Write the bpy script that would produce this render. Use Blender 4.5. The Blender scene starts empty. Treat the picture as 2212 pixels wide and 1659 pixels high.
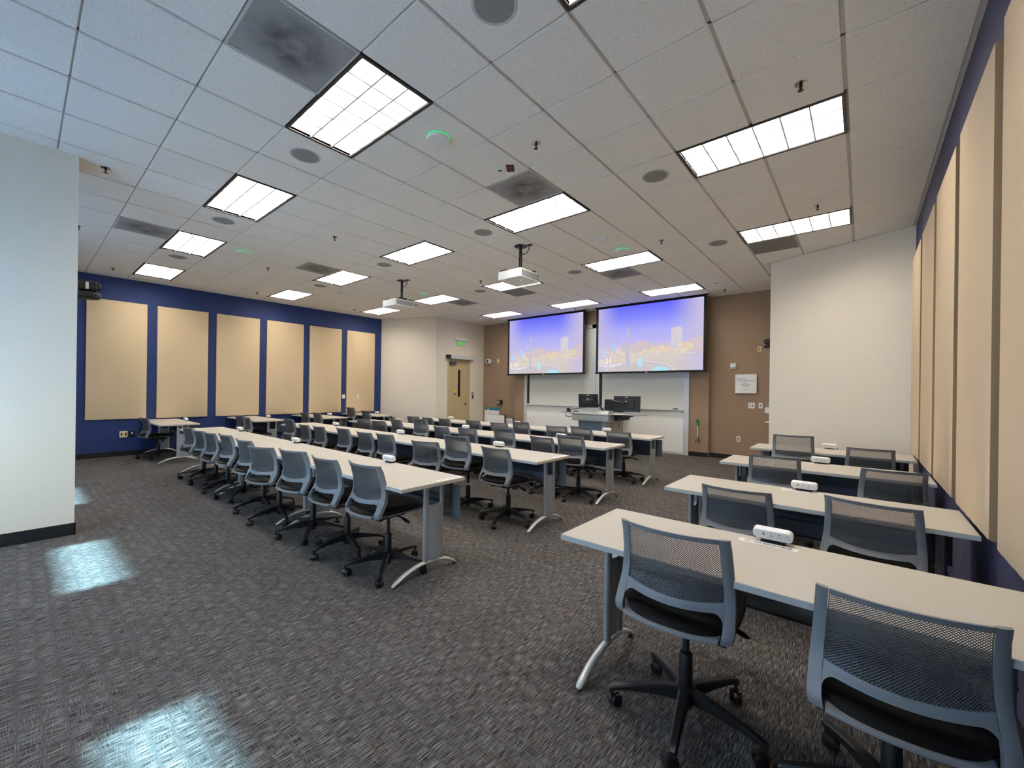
import bpy, bmesh, math, random
from mathutils import Vector, Matrix
random.seed(7)
SC = bpy.context.scene
COL = SC.collection
PI = math.pi
T = 0.6096
CH = 3.66            # ceiling height
R = math.radians

# ------------------------------------------------------------------ helpers
def lin(c):
    o = []
    for v in c[:3]:
        v = v / 255.0
        o.append(v / 12.92 if v <= 0.04045 else ((v + 0.055) / 1.055) ** 2.4)
    return (o[0], o[1], o[2], 1.0)

def new_mat(name):
    m = bpy.data.materials.new(name); m.use_nodes = True
    nt = m.node_tree
    return m, nt, nt.nodes['Principled BSDF']

def mat(name, rgb, rough=0.5, metal=0.0, spec=0.5, var=0.0, scale=40.0, bump=0.0, bscale=200.0, clear=0.0):
    m, nt, b = new_mat(name)
    b.inputs['Base Color'].default_value = lin(rgb)
    b.inputs['Roughness'].default_value = rough
    b.inputs['Metallic'].default_value = metal
    b.inputs['Specular IOR Level'].default_value = spec
    tc = nt.nodes.new('ShaderNodeTexCoord')
    if var > 0:
        n = nt.nodes.new('ShaderNodeTexNoise'); n.inputs['Scale'].default_value = scale; n.inputs['Detail'].default_value = 4
        nt.links.new(tc.outputs['Object'], n.inputs['Vector'])
        r = nt.nodes.new('ShaderNodeMix'); r.data_type = 'RGBA'
        c = lin(rgb)
        r.inputs[6].default_value = tuple(max(0, x * (1 - var)) for x in c[:3]) + (1,)
        r.inputs[7].default_value = tuple(min(1, x * (1 + var)) for x in c[:3]) + (1,)
        nt.links.new(n.outputs['Fac'], r.inputs[0]); nt.links.new(r.outputs[2], b.inputs['Base Color'])
    if bump > 0:
        n2 = nt.nodes.new('ShaderNodeTexNoise'); n2.inputs['Scale'].default_value = bscale; n2.inputs['Detail'].default_value = 3
        nt.links.new(tc.outputs['Object'], n2.inputs['Vector'])
        bp = nt.nodes.new('ShaderNodeBump'); bp.inputs['Strength'].default_value = bump; bp.inputs['Distance'].default_value = 0.002
        nt.links.new(n2.outputs['Fac'], bp.inputs['Height']); nt.links.new(bp.outputs['Normal'], b.inputs['Normal'])
    return m

def emis(name, rgb, s):
    m = bpy.data.materials.new(name); m.use_nodes = True; nt = m.node_tree
    nt.nodes.clear()
    e = nt.nodes.new('ShaderNodeEmission'); o = nt.nodes.new('ShaderNodeOutputMaterial')
    e.inputs[0].default_value = lin(rgb); e.inputs[1].default_value = s
    nt.links.new(e.outputs[0], o.inputs[0])
    return m

class MB:
    def __init__(s): s.v = []; s.f = []
    def add(s, vs, fs):
        o = len(s.v); s.v += [tuple(v) for v in vs]; s.f += [tuple(i + o for i in f) for f in fs]; return s
    def box(s, x0, x1, y0, y1, z0, z1, M=None):
        vs = [Vector((x, y, z)) for z in (z0, z1) for y in (y0, y1) for x in (x0, x1)]
        if M: vs = [M @ v for v in vs]
        return s.add(vs, [(0, 2, 3, 1), (4, 5, 7, 6), (0, 1, 5, 4), (2, 6, 7, 3), (0, 4, 6, 2), (1, 3, 7, 5)])
    def rbox(s, x0, x1, y0, y1, z0, z1, r, axis='z', n=4, M=None, ch=0.0):
        # box with corners rounded around one axis, optional chamfered rims
        def ring(ins):
            a0, a1, b0, b1 = {'z': (x0, x1, y0, y1), 'y': (x0, x1, z0, z1), 'x': (y0, y1, z0, z1)}[axis]
            a0 += ins; a1 -= ins; b0 += ins; b1 -= ins; rr = max(r - ins, 0.0005)
            P = []
            for cx, cy, st in ((a1 - rr, b1 - rr, 0), (a0 + rr, b1 - rr, 90), (a0 + rr, b0 + rr, 180), (a1 - rr, b0 + rr, 270)):
                for k in range(n + 1):
                    t = R(st + 90 * k / n); P.append((cx + rr * math.cos(t), cy + rr * math.sin(t)))
            return P
        c0, c1 = {'z': (z0, z1), 'y': (y0, y1), 'x': (x0, x1)}[axis]
        lv = [(c0, 0), (c1, 0)] if ch <= 0 else [(c0, ch), (c0 + ch, 0), (c1 - ch, 0), (c1, ch)]
        vs = []; N = 4 * (n + 1)
        for c, ins in lv:
            for a, b in ring(ins):
                v = {'z': (a, b, c), 'y': (a, c, b), 'x': (c, a, b)}[axis]
                vs.append(Vector(v))
        if M: vs = [M @ v for v in vs]
        fs = [tuple(range(N)), tuple(reversed([(len(lv) - 1) * N + i for i in range(N)]))]
        for l in range(len(lv) - 1):
            for i in range(N):
                j = (i + 1) % N
                fs.append((l * N + i, l * N + j, (l + 1) * N + j, (l + 1) * N + i))
        return s.add(vs, fs)
    def lathe(s, prof, n=20, M=None):
        vs = []; fs = []
        for r, z in prof:
            for k in range(n):
                t = 2 * PI * k / n; vs.append(Vector((r * math.cos(t), r * math.sin(t), z)))
        if M: vs = [M @ v for v in vs]
        for l in range(len(prof) - 1):
            for i in range(n):
                j = (i + 1) % n; fs.append((l * n + i, l * n + j, (l + 1) * n + j, (l + 1) * n + i))
        if prof[0][0] > 1e-4: fs.append(tuple(reversed(range(n))))
        if prof[-1][0] > 1e-4: fs.append(tuple((len(prof) - 1) * n + i for i in range(n)))
        return s.add(vs, fs)
    def cyl(s, a, b, r, r2=None, n=12):
        a = Vector(a); b = Vector(b); d = b - a
        M = Matrix.Translation(a) @ d.to_track_quat('Z', 'Y').to_matrix().to_4x4()
        return s.lathe([(r, 0), (r if r2 is None else r2, d.length)], n, M)
    def tube(s, pts, r, n=8, rx=None):
        # swept tube; r may be a list; rx: optional flattening list (radius across, radius up)
        P = [Vector(p) for p in pts]; vs = []; N = len(P)
        for i, p in enumerate(P):
            d = (P[min(i + 1, N - 1)] - P[max(i - 1, 0)]).normalized()
            up = Vector((0, 0, 1)) if abs(d.z) < 0.95 else Vector((1, 0, 0))
            sd = d.cross(up).normalized(); u2 = sd.cross(d).normalized()
            ra = r[i] if isinstance(r, (list, tuple)) else r
            rb = rx[i] if rx else ra
            for k in range(n):
                t = 2 * PI * k / n + PI / n
                vs.append(p + sd * math.cos(t) * ra + u2 * math.sin(t) * rb)
        fs = []
        for l in range(N - 1):
            for i in range(n):
                j = (i + 1) % n; fs.append((l * n + i, l * n + j, (l + 1) * n + j, (l + 1) * n + i))
        fs += [tuple(reversed(range(n))), tuple((N - 1) * n + i for i in range(n))]
        return s.add(vs, fs)
    def gridsolid(s, front, back):
        # two equally sized point grids joined into a closed sheet
        nu = len(front); nv = len(front[0])
        vs = [p for row in front for p in row] + [p for row in back for p in row]
        o = nu * nv; fs = []
        I = lambda i, j: i * nv + j
        for i in range(nu - 1):
            for j in range(nv - 1):
                fs.append((I(i, j), I(i + 1, j), I(i + 1, j + 1), I(i, j + 1)))
                fs.append((o + I(i, j), o + I(i, j + 1), o + I(i + 1, j + 1), o + I(i + 1, j)))
        for i in range(nu - 1):
            fs.append((I(i, 0), o + I(i, 0), o + I(i + 1, 0), I(i + 1, 0)))
            fs.append((I(i, nv - 1), I(i + 1, nv - 1), o + I(i + 1, nv - 1), o + I(i, nv - 1)))
        for j in range(nv - 1):
            fs.append((I(0, j), I(0, j + 1), o + I(0, j + 1), o + I(0, j)))
            fs.append((I(nu - 1, j), o + I(nu - 1, j), o + I(nu - 1, j + 1), I(nu - 1, j + 1)))
        return s.add(vs, fs)
    def poly(s, pts, y0, y1):
        # extrude an XZ outline along Y
        n = len(pts)
        vs = [(x, y0, z) for x, z in pts] + [(x, y1, z) for x, z in pts]
        fs = [tuple(range(n)), tuple(reversed(range(n, 2 * n)))]
        for i in range(n):
            j = (i + 1) % n; fs.append((i, i + n, j + n, j))
        return s.add(vs, fs)
    def mesh(s, name, m, ang=35, bevel=0.0, smooth=True, recalc=True):
        me = bpy.data.meshes.new(name); me.from_pydata(s.v, [], s.f)
        bm = bmesh.new(); bm.from_mesh(me)
        if bevel > 0:
            bmesh.ops.remove_doubles(bm, verts=bm.verts, dist=1e-5)
            bmesh.ops.bevel(bm, geom=[e for e in bm.edges if len(e.link_faces) == 2 and e.calc_face_angle(0) > R(40)],
                            offset=bevel, segments=2, profile=0.6, affect='EDGES', clamp_overlap=True)
        if recalc: bmesh.ops.recalc_face_normals(bm, faces=bm.faces)
        if smooth:
            for f in bm.faces: f.smooth = True
            for e in bm.edges:
                e.smooth = not (len(e.link_faces) != 2 or e.calc_face_angle(0) > R(ang))
        bm.to_mesh(me); bm.free()
        if m is not None: me.materials.append(m)
        return me
    def build(s, name, m, parent=None, **k):
        return link(name, s.mesh(name, m, **k), parent)

def link(name, data, parent=None, loc=None, rz=None):
    o = bpy.data.objects.new(name, data); COL.objects.link(o)
    if parent: o.parent = parent
    if loc: o.location = loc
    if rz is not None: o.rotation_euler = (0, 0, rz)
    return o
def thing(name, loc=(0, 0, 0), rz=0.0, label=None, cat=None, group=None):
    o = bpy.data.objects.new(name, None); COL.objects.link(o)
    o.empty_display_size = 0.1; o.location = loc; o.rotation_euler = (0, 0, rz)
    return tag(o, label, cat, group)
def tag(o, label=None, cat=None, group=None, kind=None):
    if label: o['label'] = label
    if cat: o['category'] = cat
    if group: o['group'] = group
    if kind: o['kind'] = kind
    return o
def struct(name, mb, m, parent=None, **k):
    o = mb.build(name, m, parent, **k)
    if not parent: o['kind'] = 'structure'
    return o
def dup(o, parent=None):
    c = o.copy(); COL.objects.link(c)
    if parent: c.parent = parent
    for ch in list(o.children): dup(ch, c)
    return c
def text_mesh(body, size, depth, m, align='CENTER', bold=0.0, space=1.0):
    cu = bpy.data.curves.new('lettering', 'FONT'); cu.body = body; cu.size = size; cu.extrude = depth
    cu.align_x = align; cu.align_y = 'CENTER'; cu.offset = bold; cu.space_character = space
    cu.resolution_u = 3
    ob = bpy.data.objects.new('lettering', cu)
    COL.objects.link(ob)
    dg = bpy.context.evaluated_depsgraph_get()
    me = bpy.data.meshes.new_from_object(ob.evaluated_get(dg))
    bpy.data.objects.remove(ob); bpy.data.curves.remove(cu)
    me.materials.clear(); me.materials.append(m)
    return me

# ------------------------------------------------------------------ materials
def carpet():
    m, nt, b = new_mat('carpet'); N = nt.nodes; L = nt.links
    geo = N.new('ShaderNodeNewGeometry')
    def noise(sx, sy, detail=2, off=0.0):
        mp = N.new('ShaderNodeMapping'); mp.inputs['Scale'].default_value = (sx, sy, 1); mp.inputs['Location'].default_value = (off, off * 1.7, 0)
        L.new(geo.outputs['Position'], mp.inputs['Vector'])
        n = N.new('ShaderNodeTexNoise'); n.inputs['Scale'].default_value = 1; n.inputs['Detail'].default_value = detail
        n.inputs['Roughness'].default_value = 0.6
        L.new(mp.outputs['Vector'], n.inputs['Vector']); return n
    def ramp(n, a, c, v0=0, v1=1):
        r = N.new('ShaderNodeMapRange'); r.inputs['From Min'].default_value = a; r.inputs['From Max'].default_value = c
        r.inputs['To Min'].default_value = v0; r.inputs['To Max'].default_value = v1
        L.new(n.outputs['Fac'], r.inputs['Value']); return r
    def mth(op, a, c):
        q = N.new('ShaderNodeMath'); q.operation = op
        for i, x in enumerate((a, c)):
            if isinstance(x, (int, float)): q.inputs[i].default_value = x
            else: L.new(x, q.inputs[i])
        return q.outputs[0]
    ny = ramp(noise(400, 14, 1), 0.46, 0.68)            # threads along the room
    nx = ramp(noise(16, 360, 1, 3.1), 0.50, 0.74)    # threads across
    pat = ramp(noise(1.6, 2.2, 3, 9.0), 0.3, 0.7, 0.75, 1.0)
    pat2 = ramp(noise(2.6, 1.4, 3, 21.0), 0.3, 0.7, 0.25, 0.85)
    a = mth('MULTIPLY', ny.outputs[0], pat.outputs[0])
    c = mth('MULTIPLY', nx.outputs[0], pat2.outputs[0])
    s = mth('MAXIMUM', a, c)
    fine = ramp(noise(420, 420, 1, 5.0), 0.35, 0.7, 0.6, 1.25)
    mix = N.new('ShaderNodeMix'); mix.data_type = 'RGBA'
    mix.inputs[6].default_value = lin((43, 40, 41)); mix.inputs[7].default_value = lin((150, 145, 141))
    L.new(s, mix.inputs[0])
    tint = N.new('ShaderNodeMix'); tint.data_type = 'RGBA'; tint.blend_type = 'MULTIPLY'
    tn = ramp(noise(3.2, 26, 2, 40.0), 0.45, 0.7)
    L.new(tn.outputs[0], tint.inputs[0]); tint.inputs[7].default_value = (1.0, 0.92, 0.87, 1)
    L.new(mix.outputs[2], tint.inputs[6])
    mul = N.new('ShaderNodeMix'); mul.data_type = 'RGBA'; mul.blend_type = 'MULTIPLY'; mul.inputs[0].default_value = 1.0
    cmb = N.new('ShaderNodeCombineColor')
    for i in range(3): L.new(fine.outputs[0], cmb.inputs[i])
    L.new(tint.outputs[2], mul.inputs[6]); L.new(cmb.outputs[0], mul.inputs[7])
    L.new(mul.outputs[2], b.inputs['Base Color'])
    b.inputs['Roughness'].default_value = 1.0; b.inputs['Specular IOR Level'].default_value = 0.1
    b.inputs['Sheen Weight'].default_value = 0.0
    bp = N.new('ShaderNodeBump'); bp.inputs['Strength'].default_value = 0.35; bp.inputs['Distance'].default_value = 0.004
    L.new(s, bp.inputs['Height']); L.new(bp.outputs['Normal'], b.inputs['Normal'])
    return m
def tile_mat():
    m, nt, b = new_mat('acoustic_tile'); N = nt.nodes; L = nt.links
    geo = N.new('ShaderNodeNewGeometry')
    n = N.new('ShaderNodeTexNoise'); n.inputs['Scale'].default_value = 150; n.inputs['Detail'].default_value = 4; n.inputs['Roughness'].default_value = 0.75
    L.new(geo.outputs['Position'], n.inputs['Vector'])
    r = N.new('ShaderNodeValToRGB'); e = r.color_ramp.elements
    e[0].position = 0.33; e[0].color = lin((204, 200, 193)); e[1].position = 0.47; e[1].color = lin(CEIL)
    L.new(n.outputs['Fac'], r.inputs['Fac']); L.new(r.outputs['Color'], b.inputs['Base Color'])
    b.inputs['Roughness'].default_value = 1.0; b.inputs['Specular IOR Level'].default_value = 0.1
    bp = N.new('ShaderNodeBump'); bp.inputs['Strength'].default_value = 0.12; bp.inputs['Distance'].default_value = 0.003
    L.new(n.outputs['Fac'], bp.inputs['Height']); L.new(bp.outputs['Normal'], b.inputs['Normal'])
    return m
def vent_mat(name, base, dirt):
    # perforated face plate with the dusty rosette that the photographed ones carry
    m, nt, b = new_mat(name); N = nt.nodes; L = nt.links
    tc = N.new('ShaderNodeTexCoord')
    v = N.new('ShaderNodeTexVoronoi'); v.inputs['Scale'].default_value = 130; v.inputs['Randomness'].default_value = 0.0
    L.new(tc.outputs['Object'], v.inputs['Vector'])
    hole = N.new('ShaderNodeMapRange'); hole.inputs['From Min'].default_value = 0.25; hole.inputs['From Max'].default_value = 0.38
    L.new(v.outputs['Distance'], hole.inputs['Value'])
    base_mix = N.new('ShaderNodeMix'); base_mix.data_type = 'RGBA'
    base_mix.inputs[6].default_value = lin(tuple(x * 0.45 for x in base)); base_mix.inputs[7].default_value = lin(base)
    L.new(hole.outputs[0], base_mix.inputs[0])
    if dirt:
        sep = N.new('ShaderNodeVectorMath'); sep.operation = 'LENGTH'
        n = N.new('ShaderNodeTexNoise'); n.inputs['Scale'].default_value = 7; n.inputs['Detail'].default_value = 3; n.inputs['Distortion'].default_value = .6
        L.new(tc.outputs['Object'], n.inputs['Vector']); L.new(tc.outputs['Object'], sep.inputs[0])
        rr = N.new('ShaderNodeValToRGB'); e = rr.color_ramp.elements
        e[0].position = 0.0; e[0].color = (1, 1, 1, 1); e[1].position = 0.30; e[1].color = (0, 0, 0, 1)
        k = e.new(0.05); k.color = (.55, .55, .55, 1); k = e.new(0.10); k.color = (.95, .95, .95, 1); k = e.new(0.18); k.color = (.7, .7, .7, 1)
        L.new(sep.outputs['Value'], rr.inputs['Fac'])
        q = N.new('ShaderNodeMath'); q.operation = 'MULTIPLY'; nr = N.new('ShaderNodeMapRange')
        nr.inputs['From Min'].default_value = 0.15; nr.inputs['From Max'].default_value = 0.62
        L.new(n.outputs['Fac'], nr.inputs['Value']); L.new(rr.outputs['Color'], q.inputs[0]); L.new(nr.outputs[0], q.inputs[1])
        mx = N.new('ShaderNodeMix'); mx.data_type = 'RGBA'; L.new(q.outputs[0], mx.inputs[0])
        L.new(base_mix.outputs[2], mx.inputs[6]); mx.inputs[7].default_value = lin((78, 75, 74))
        L.new(mx.outputs[2], b.inputs['Base Color'])
    else: L.new(base_mix.outputs[2], b.inputs['Base Color'])
    b.inputs['Roughness'].default_value = 0.7
    return m
def picture_mat():
    m = bpy.data.materials.new('projected_sky'); m.use_nodes = True; nt = m.node_tree; nt.nodes.clear(); N = nt.nodes; L = nt.links
    tc = N.new('ShaderNodeTexCoord'); sp = N.new('ShaderNodeSeparateXYZ'); L.new(tc.outputs['Generated'], sp.inputs[0])
    r = N.new('ShaderNodeValToRGB'); el = r.color_ramp.elements
    el[0].position = 0.0; el[0].color = lin((214, 203, 194)); el[1].position = 1.0; el[1].color = lin((104, 108, 252))
    for p, c in ((.22, (220, 210, 204)), (.34, (226, 212, 208)), (.42, (198, 190, 244)), (.62, (178, 177, 252)), (.8, (140, 144, 255))):
        k = el.new(p); k.color = lin(c)
    L.new(sp.outputs['Z'], r.inputs['Fac'])
    # paler towards the two sides
    d = N.new('ShaderNodeMath'); d.operation = 'SUBTRACT'; L.new(sp.outputs['X'], d.inputs[0]); d.inputs[1].default_value = 0.47
    a = N.new('ShaderNodeMath'); a.operation = 'ABSOLUTE'; L.new(d.outputs[0], a.inputs[0])
    mr = N.new('ShaderNodeMapRange'); mr.interpolation_type = 'SMOOTHSTEP'
    mr.inputs['From Min'].default_value = 0.22; mr.inputs['From Max'].default_value = 0.56; L.new(a.outputs[0], mr.inputs['Value'])
    mx = N.new('ShaderNodeMix'); mx.data_type = 'RGBA'; L.new(mr.outputs[0], mx.inputs[0]); L.new(r.outputs['Color'], mx.inputs[6])
    mx.inputs[7].default_value = lin((204, 196, 226))
    e = N.new('ShaderNodeEmission'); L.new(mx.outputs[2], e.inputs[0]); e.inputs[1].default_value = SCR
    o = N.new('ShaderNodeOutputMaterial'); L.new(e.outputs[0], o.inputs[0])
    return m

CEIL = (248, 243, 235)
SCR = 0.64
MT = {}
MT['carpet'] = carpet()
MT['tile'] = tile_mat()
MT['tbar'] = mat('painted_ceiling_grid', (200, 197, 193), 0.6)
MT['cream'] = mat('cream_paint', (232, 222, 206), 0.75, var=0.02, scale=2, bump=0.15, bscale=350)
MT['pier'] = mat('pale_paint', (238, 228, 210), 0.75, var=0.02, scale=2, bump=0.15, bscale=350)
MT['brown'] = mat('brown_paint', (150, 124, 100), 0.8, var=0.02, scale=2, bump=0.15, bscale=350)
MT['navy'] = mat('dark_slate_blue_paint', (60, 60, 88), 0.7, var=0.03, scale=2, bump=0.15, bscale=350)
MT['blue'] = mat('blue_paint', (22, 45, 98), 0.65, var=0.03, scale=2, bump=0.15, bscale=350)
MT['base'] = mat('black_rubber_base', (20, 20, 22), 0.5)
MT['fabric'] = mat('tan_acoustic_fabric', (216, 193, 158), 0.95, spec=0.1, var=0.05, scale=260, bump=0.4, bscale=600)
MT['fabric2'] = mat('beige_acoustic_fabric', (212, 190, 162), 0.95, spec=0.1, var=0.05, scale=260, bump=0.4, bscale=600)
MT['pedge'] = mat('brown_panel_edge', (142, 118, 90), 0.9, spec=0.1, var=0.12, scale=90)
MT['top'] = mat('laminate_tabletop', (186, 179, 167), 0.42, spec=0.4, var=0.015, scale=30)
MT['edge'] = mat('grey_edge_band', (170, 172, 168), 0.5)
MT['silver'] = mat('silver_powder_coat', (168, 171, 174), 0.38, metal=0.55, var=0.03, scale=200)
MT['foot'] = mat('polished_silver_foot', (206, 205, 200), 0.32, metal=0.3)
MT['panel'] = mat('blue_grey_steel_panel', (104, 108, 114), 0.5, metal=0.3)
MT['grey'] = mat('grey_moulded_plastic', (119, 121, 124), 0.48, spec=0.4, bump=0.15, bscale=500)
MT['greym'] = mat('grey_perforated_plastic', (80, 82, 85), 0.5, spec=0.4)
MT['black'] = mat('black_plastic', (20, 20, 22), 0.42)
MT['seat'] = mat('black_vinyl_seat', (13, 13, 14), 0.42, spec=0.35, bump=0.1, bscale=300)
MT['white'] = mat('white_plastic', (238, 237, 234), 0.4)
MT['whiteb'] = mat('whiteboard_enamel', (246, 244, 238), 0.4, spec=0.5)
MT['greyb'] = mat('grey_sliding_board', (214, 213, 206), 0.4, spec=0.5)
MT['alu'] = mat('anodised_aluminium', (206, 208, 208), 0.4, metal=0.15)
MT['chrome'] = mat('chrome', (200, 198, 195), 0.2, metal=1.0)
MT['dark'] = mat('dark_slot', (30, 30, 32), 0.6)
MT['ivory'] = mat('ivory_plastic', (224, 208, 160), 0.5)
MT['red'] = mat('red_receptacle', (150, 45, 35), 0.5)
MT['doorp'] = mat('tan_door_paint', (190, 172, 132), 0.5, var=0.02, scale=3)
MT['framep'] = mat('tan_frame_paint', (196, 182, 142), 0.45)
MT['tglass'] = mat('dark_door_glass', (25, 20, 20), 0.1)
MT['bronze'] = mat('dark_bronze', (50, 40, 34), 0.4, metal=0.6)
MT['speaker'] = mat('grey_speaker_grille', (140, 138, 136), 0.7, var=0.15, scale=500)
MT['vent'] = vent_mat('dusty_perforated_diffuser', (178, 174, 170), True)
MT['ret'] = vent_mat('perforated_return_grille', (138, 134, 129), False)
MT['lampm'] = emis('troffer_lamp', (255, 247, 235), 17.5)
MT['louver'] = mat('white_louver', (240, 240, 238), 0.5)
MT['hous'] = mat('white_troffer_housing', (235, 234, 230), 0.6)
MT['fblk'] = mat('dark_troffer_rim', (46, 42, 42), 0.5)
MT['green'] = mat('green_plastic', (18, 128, 66), 0.4)
MT['ggreen'] = emis('green_status_ring', (40, 220, 120), 0.8)
MT['gexit'] = emis('green_exit_letters', (60, 200, 80), 0.8)
MT['teal'] = mat('teal_print', (20, 120, 132), 0.5)
MT['paper'] = mat('white_paper', (232, 228, 224), 0.8)
MT['yellow'] = mat('yellow_sticker', (214, 196, 40), 0.5)
MT['purple'] = mat('purple_sticker', (92, 74, 150), 0.5)
MT['ink'] = mat('dark_ink', (60, 58, 58), 0.7)
MT['screenblk'] = mat('black_screen_border', (10, 10, 12), 0.9)
MT['pict'] = picture_mat()
for nm, c in (('p_tree', (216, 200, 206)), ('p_orange', (230, 208, 194)), ('p_yellow', (236, 228, 188)), ('p_white', (248, 244, 240)), ('p_cyan', (184, 232, 246)),
              ('p_grey', (200, 195, 214)), ('p_tower', (216, 208, 218)), ('p_blue', (184, 210, 250)), ('p_basin', (208, 200, 204)), ('p_rim', (226, 220, 228)), ('p_sand', (226, 214, 192)), ('p_lime', (226, 236, 168))):
    MT[nm] = emis('projected_' + nm[2:], c, SCR)

# ------------------------------------------------------------------ camera
cf, yaw, pitch, roll, cx, cy, cz, ppx, ppy = 898.699, 0.70117, 0.0002, 0.01344, 3.76722, -0.22305, CH - 2.21719, 1102.523, 844.676
fw = Vector((-math.sin(yaw) * math.cos(pitch), math.cos(yaw) * math.cos(pitch), math.sin(pitch)))
r0 = Vector((math.cos(yaw), math.sin(yaw), 0)); u0 = r0.cross(fw)
rr_ = r0 * math.cos(roll) + u0 * math.sin(roll); uu_ = u0 * math.cos(roll) - r0 * math.sin(roll)
cam = bpy.data.cameras.new('camera'); co = bpy.data.objects.new('camera', cam); COL.objects.link(co)
co.matrix_world = Matrix(((rr_.x, uu_.x, -fw.x, cx), (rr_.y, uu_.y, -fw.y, cy), (rr_.z, uu_.z, -fw.z, cz), (0, 0, 0, 1)))
cam.sensor_fit = 'HORIZONTAL'; cam.sensor_width = 36.0; cam.lens = cf * 36.0 / 2212.0
cam.shift_x = (1106 - ppx) / 2212.0; cam.shift_y = (ppy - 829.5) / 2212.0
cam.clip_start = 0.02
SC.camera = co

# ------------------------------------------------------------------ room shell
XL, XR, YF, YB = -7.88, 4.285, 10.0, -1.6
XD = -6.07
H2 = 3.80
def wall(name, p, q, m, z0=0.0, z1=H2, th=0.12):
    # inner face runs p->q with the room on its left
    p = Vector((p[0], p[1])); q = Vector((q[0], q[1])); d = (q - p).normalized(); n = Vector((d.y, -d.x)) * th
    mb = MB(); a, b, c, e = p, q, q + n, p + n
    vs = [(v.x, v.y, z) for z in (z0, z1) for v in (a, b, c, e)]
    mb.add(vs, [(0, 3, 2, 1), (4, 5, 6, 7), (0, 1, 5, 4), (1, 2, 6, 5), (2, 3, 7, 6), (3, 0, 4, 7)])
    return struct(name, mb, m, smooth=False)
def skirting(name, p, q, off=0.008, h=0.10, s=0.0):
    p = Vector((p[0], p[1])); q = Vector((q[0], q[1])); d = (q - p).normalized(); n = Vector((-d.y, d.x)) * off
    mb = MB(); e = n.normalized() * 0.001
    vs = [(v.x, v.y, z) for z in (0.0, h) for v in (p + e, p + n, q + n, q + e)]
    mb.add(vs, [(0, 1, 2, 3), (7, 6, 5, 4), (0, 4, 5, 1), (1, 5, 6, 2), (2, 6, 7, 3), (3, 7, 4, 0)])
    return struct(name, mb, MT['base'], smooth=False)

struct('floor', MB().box(XL - .12, XR + .12, YB - .12, YF + .12, -0.1, 0.0), MT['carpet'], smooth=False)
wall('wall_right', (XR, YB), (XR, 7.24), MT['navy'])
wall('wall_right_angled', (XR, 7.24), (2.58, 7.94), MT['cream'])
wall('wall_right_alcove', (2.58, 7.94), (2.36, YF), MT['cream'], th=0.05)
wall('wall_front', (2.48, YF), (XD - .1, YF), MT['brown'])
struct('wall_front_projection', MB().box(-4.57, 1.12, 9.88, YF, 0, H2), MT['brown'], smooth=False)
wall('wall_left_angled', (XD, 7.92), (XL, 7.2), MT['cream'])
wall('wall_left', (XL, 7.2), (XL, YB), MT['blue'])
# door wall with opening
DY0, DY1, DZ = 8.43, 9.31, 2.42
mb = MB(); x0, x1 = XD - .14, XD
mb.box(x0, x1, 7.92, DY0, 0, H2); mb.box(x0, x1, DY1, YF, 0, H2); mb.box(x0, x1, DY0, DY1, DZ, H2)
struct('wall_left_door_side', mb, MT['cream'], smooth=False)
# back wall with three windows
WIN = [(-4.75, -3.43), (-1.70, -0.38), (1.36, 2.68)]
WZ0, WZ1 = 0.93, 2.75
mb = MB(); xs = [XL - .12]
for a, b in WIN: xs += [a, b]
xs.append(XR + .12)
for i in range(0, len(xs), 2): mb.box(xs[i], xs[i + 1], YB - .14, YB, 0, H2)
for a, b in WIN:
    mb.box(a, b, YB - .14, YB, 0, WZ0); mb.box(a, b, YB - .14, YB, WZ1, H2)
struct('wall_back', mb, MT['cream'], smooth=False)
struct('wall_pier', MB().box(-2.45, -2.04, YB, 0.142, 0, H2), MT['pier'], smooth=False)
m_gl = bpy.data.materials.new('window_glass'); m_gl.use_nodes = True
nt = m_gl.node_tree; nt.nodes.clear(); a_ = nt.nodes.new('ShaderNodeBsdfTransparent'); g_ = nt.nodes.new('ShaderNodeBsdfGlossy'); g_.inputs['Roughness'].default_value = 0.02
x_ = nt.nodes.new('ShaderNodeMixShader'); x_.inputs[0].default_value = 0.06; o_ = nt.nodes.new('ShaderNodeOutputMaterial')
nt.links.new(a_.outputs[0], x_.inputs[1]); nt.links.new(g_.outputs[0], x_.inputs[2]); nt.links.new(x_.outputs[0], o_.inputs[0])
m_sh = bpy.data.materials.new('roller_shade_fabric'); m_sh.use_nodes = True
nt = m_sh.node_tree; nt.nodes.clear(); d_ = nt.nodes.new('ShaderNodeBsdfDiffuse'); t_ = nt.nodes.new('ShaderNodeBsdfTranslucent')
d_.inputs[0].default_value = (.7, .74, .78, 1); t_.inputs[0].default_value = (.55, .68, .85, 1)
x_ = nt.nodes.new('ShaderNodeMixShader'); x_.inputs[0].default_value = 0.5; o_ = nt.nodes.new('ShaderNodeOutputMaterial')
nt.links.new(d_.outputs[0], x_.inputs[1]); nt.links.new(t_.outputs[0], x_.inputs[2]); nt.links.new(x_.outputs[0], o_.inputs[0])
for i, (a, b) in enumerate(WIN):
    mb = MB(); y0, y1 = YB - .11, YB - .03
    mb.box(a, a + .05, y0, y1, WZ0, WZ1); mb.box(b - .05, b, y0, y1, WZ0, WZ1); mb.box(a, b, y0, y1, WZ0, WZ0 + .04); mb.box(a, b, y0, y1, WZ1 - .05, WZ1)
    w = struct('window_%d' % (i + 1), mb, MT['alu'], smooth=False)
    MB().box(a + .05, b - .05, YB - .072, YB - .068, WZ0 + .04, WZ1 - .05).build('pane', m_gl, w, smooth=False)
    MB().box(a + .01, b - .01, YB - .012, YB - .010, WZ0 + .19, WZ1).build('roller_shade', m_sh, w, smooth=False)

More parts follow.
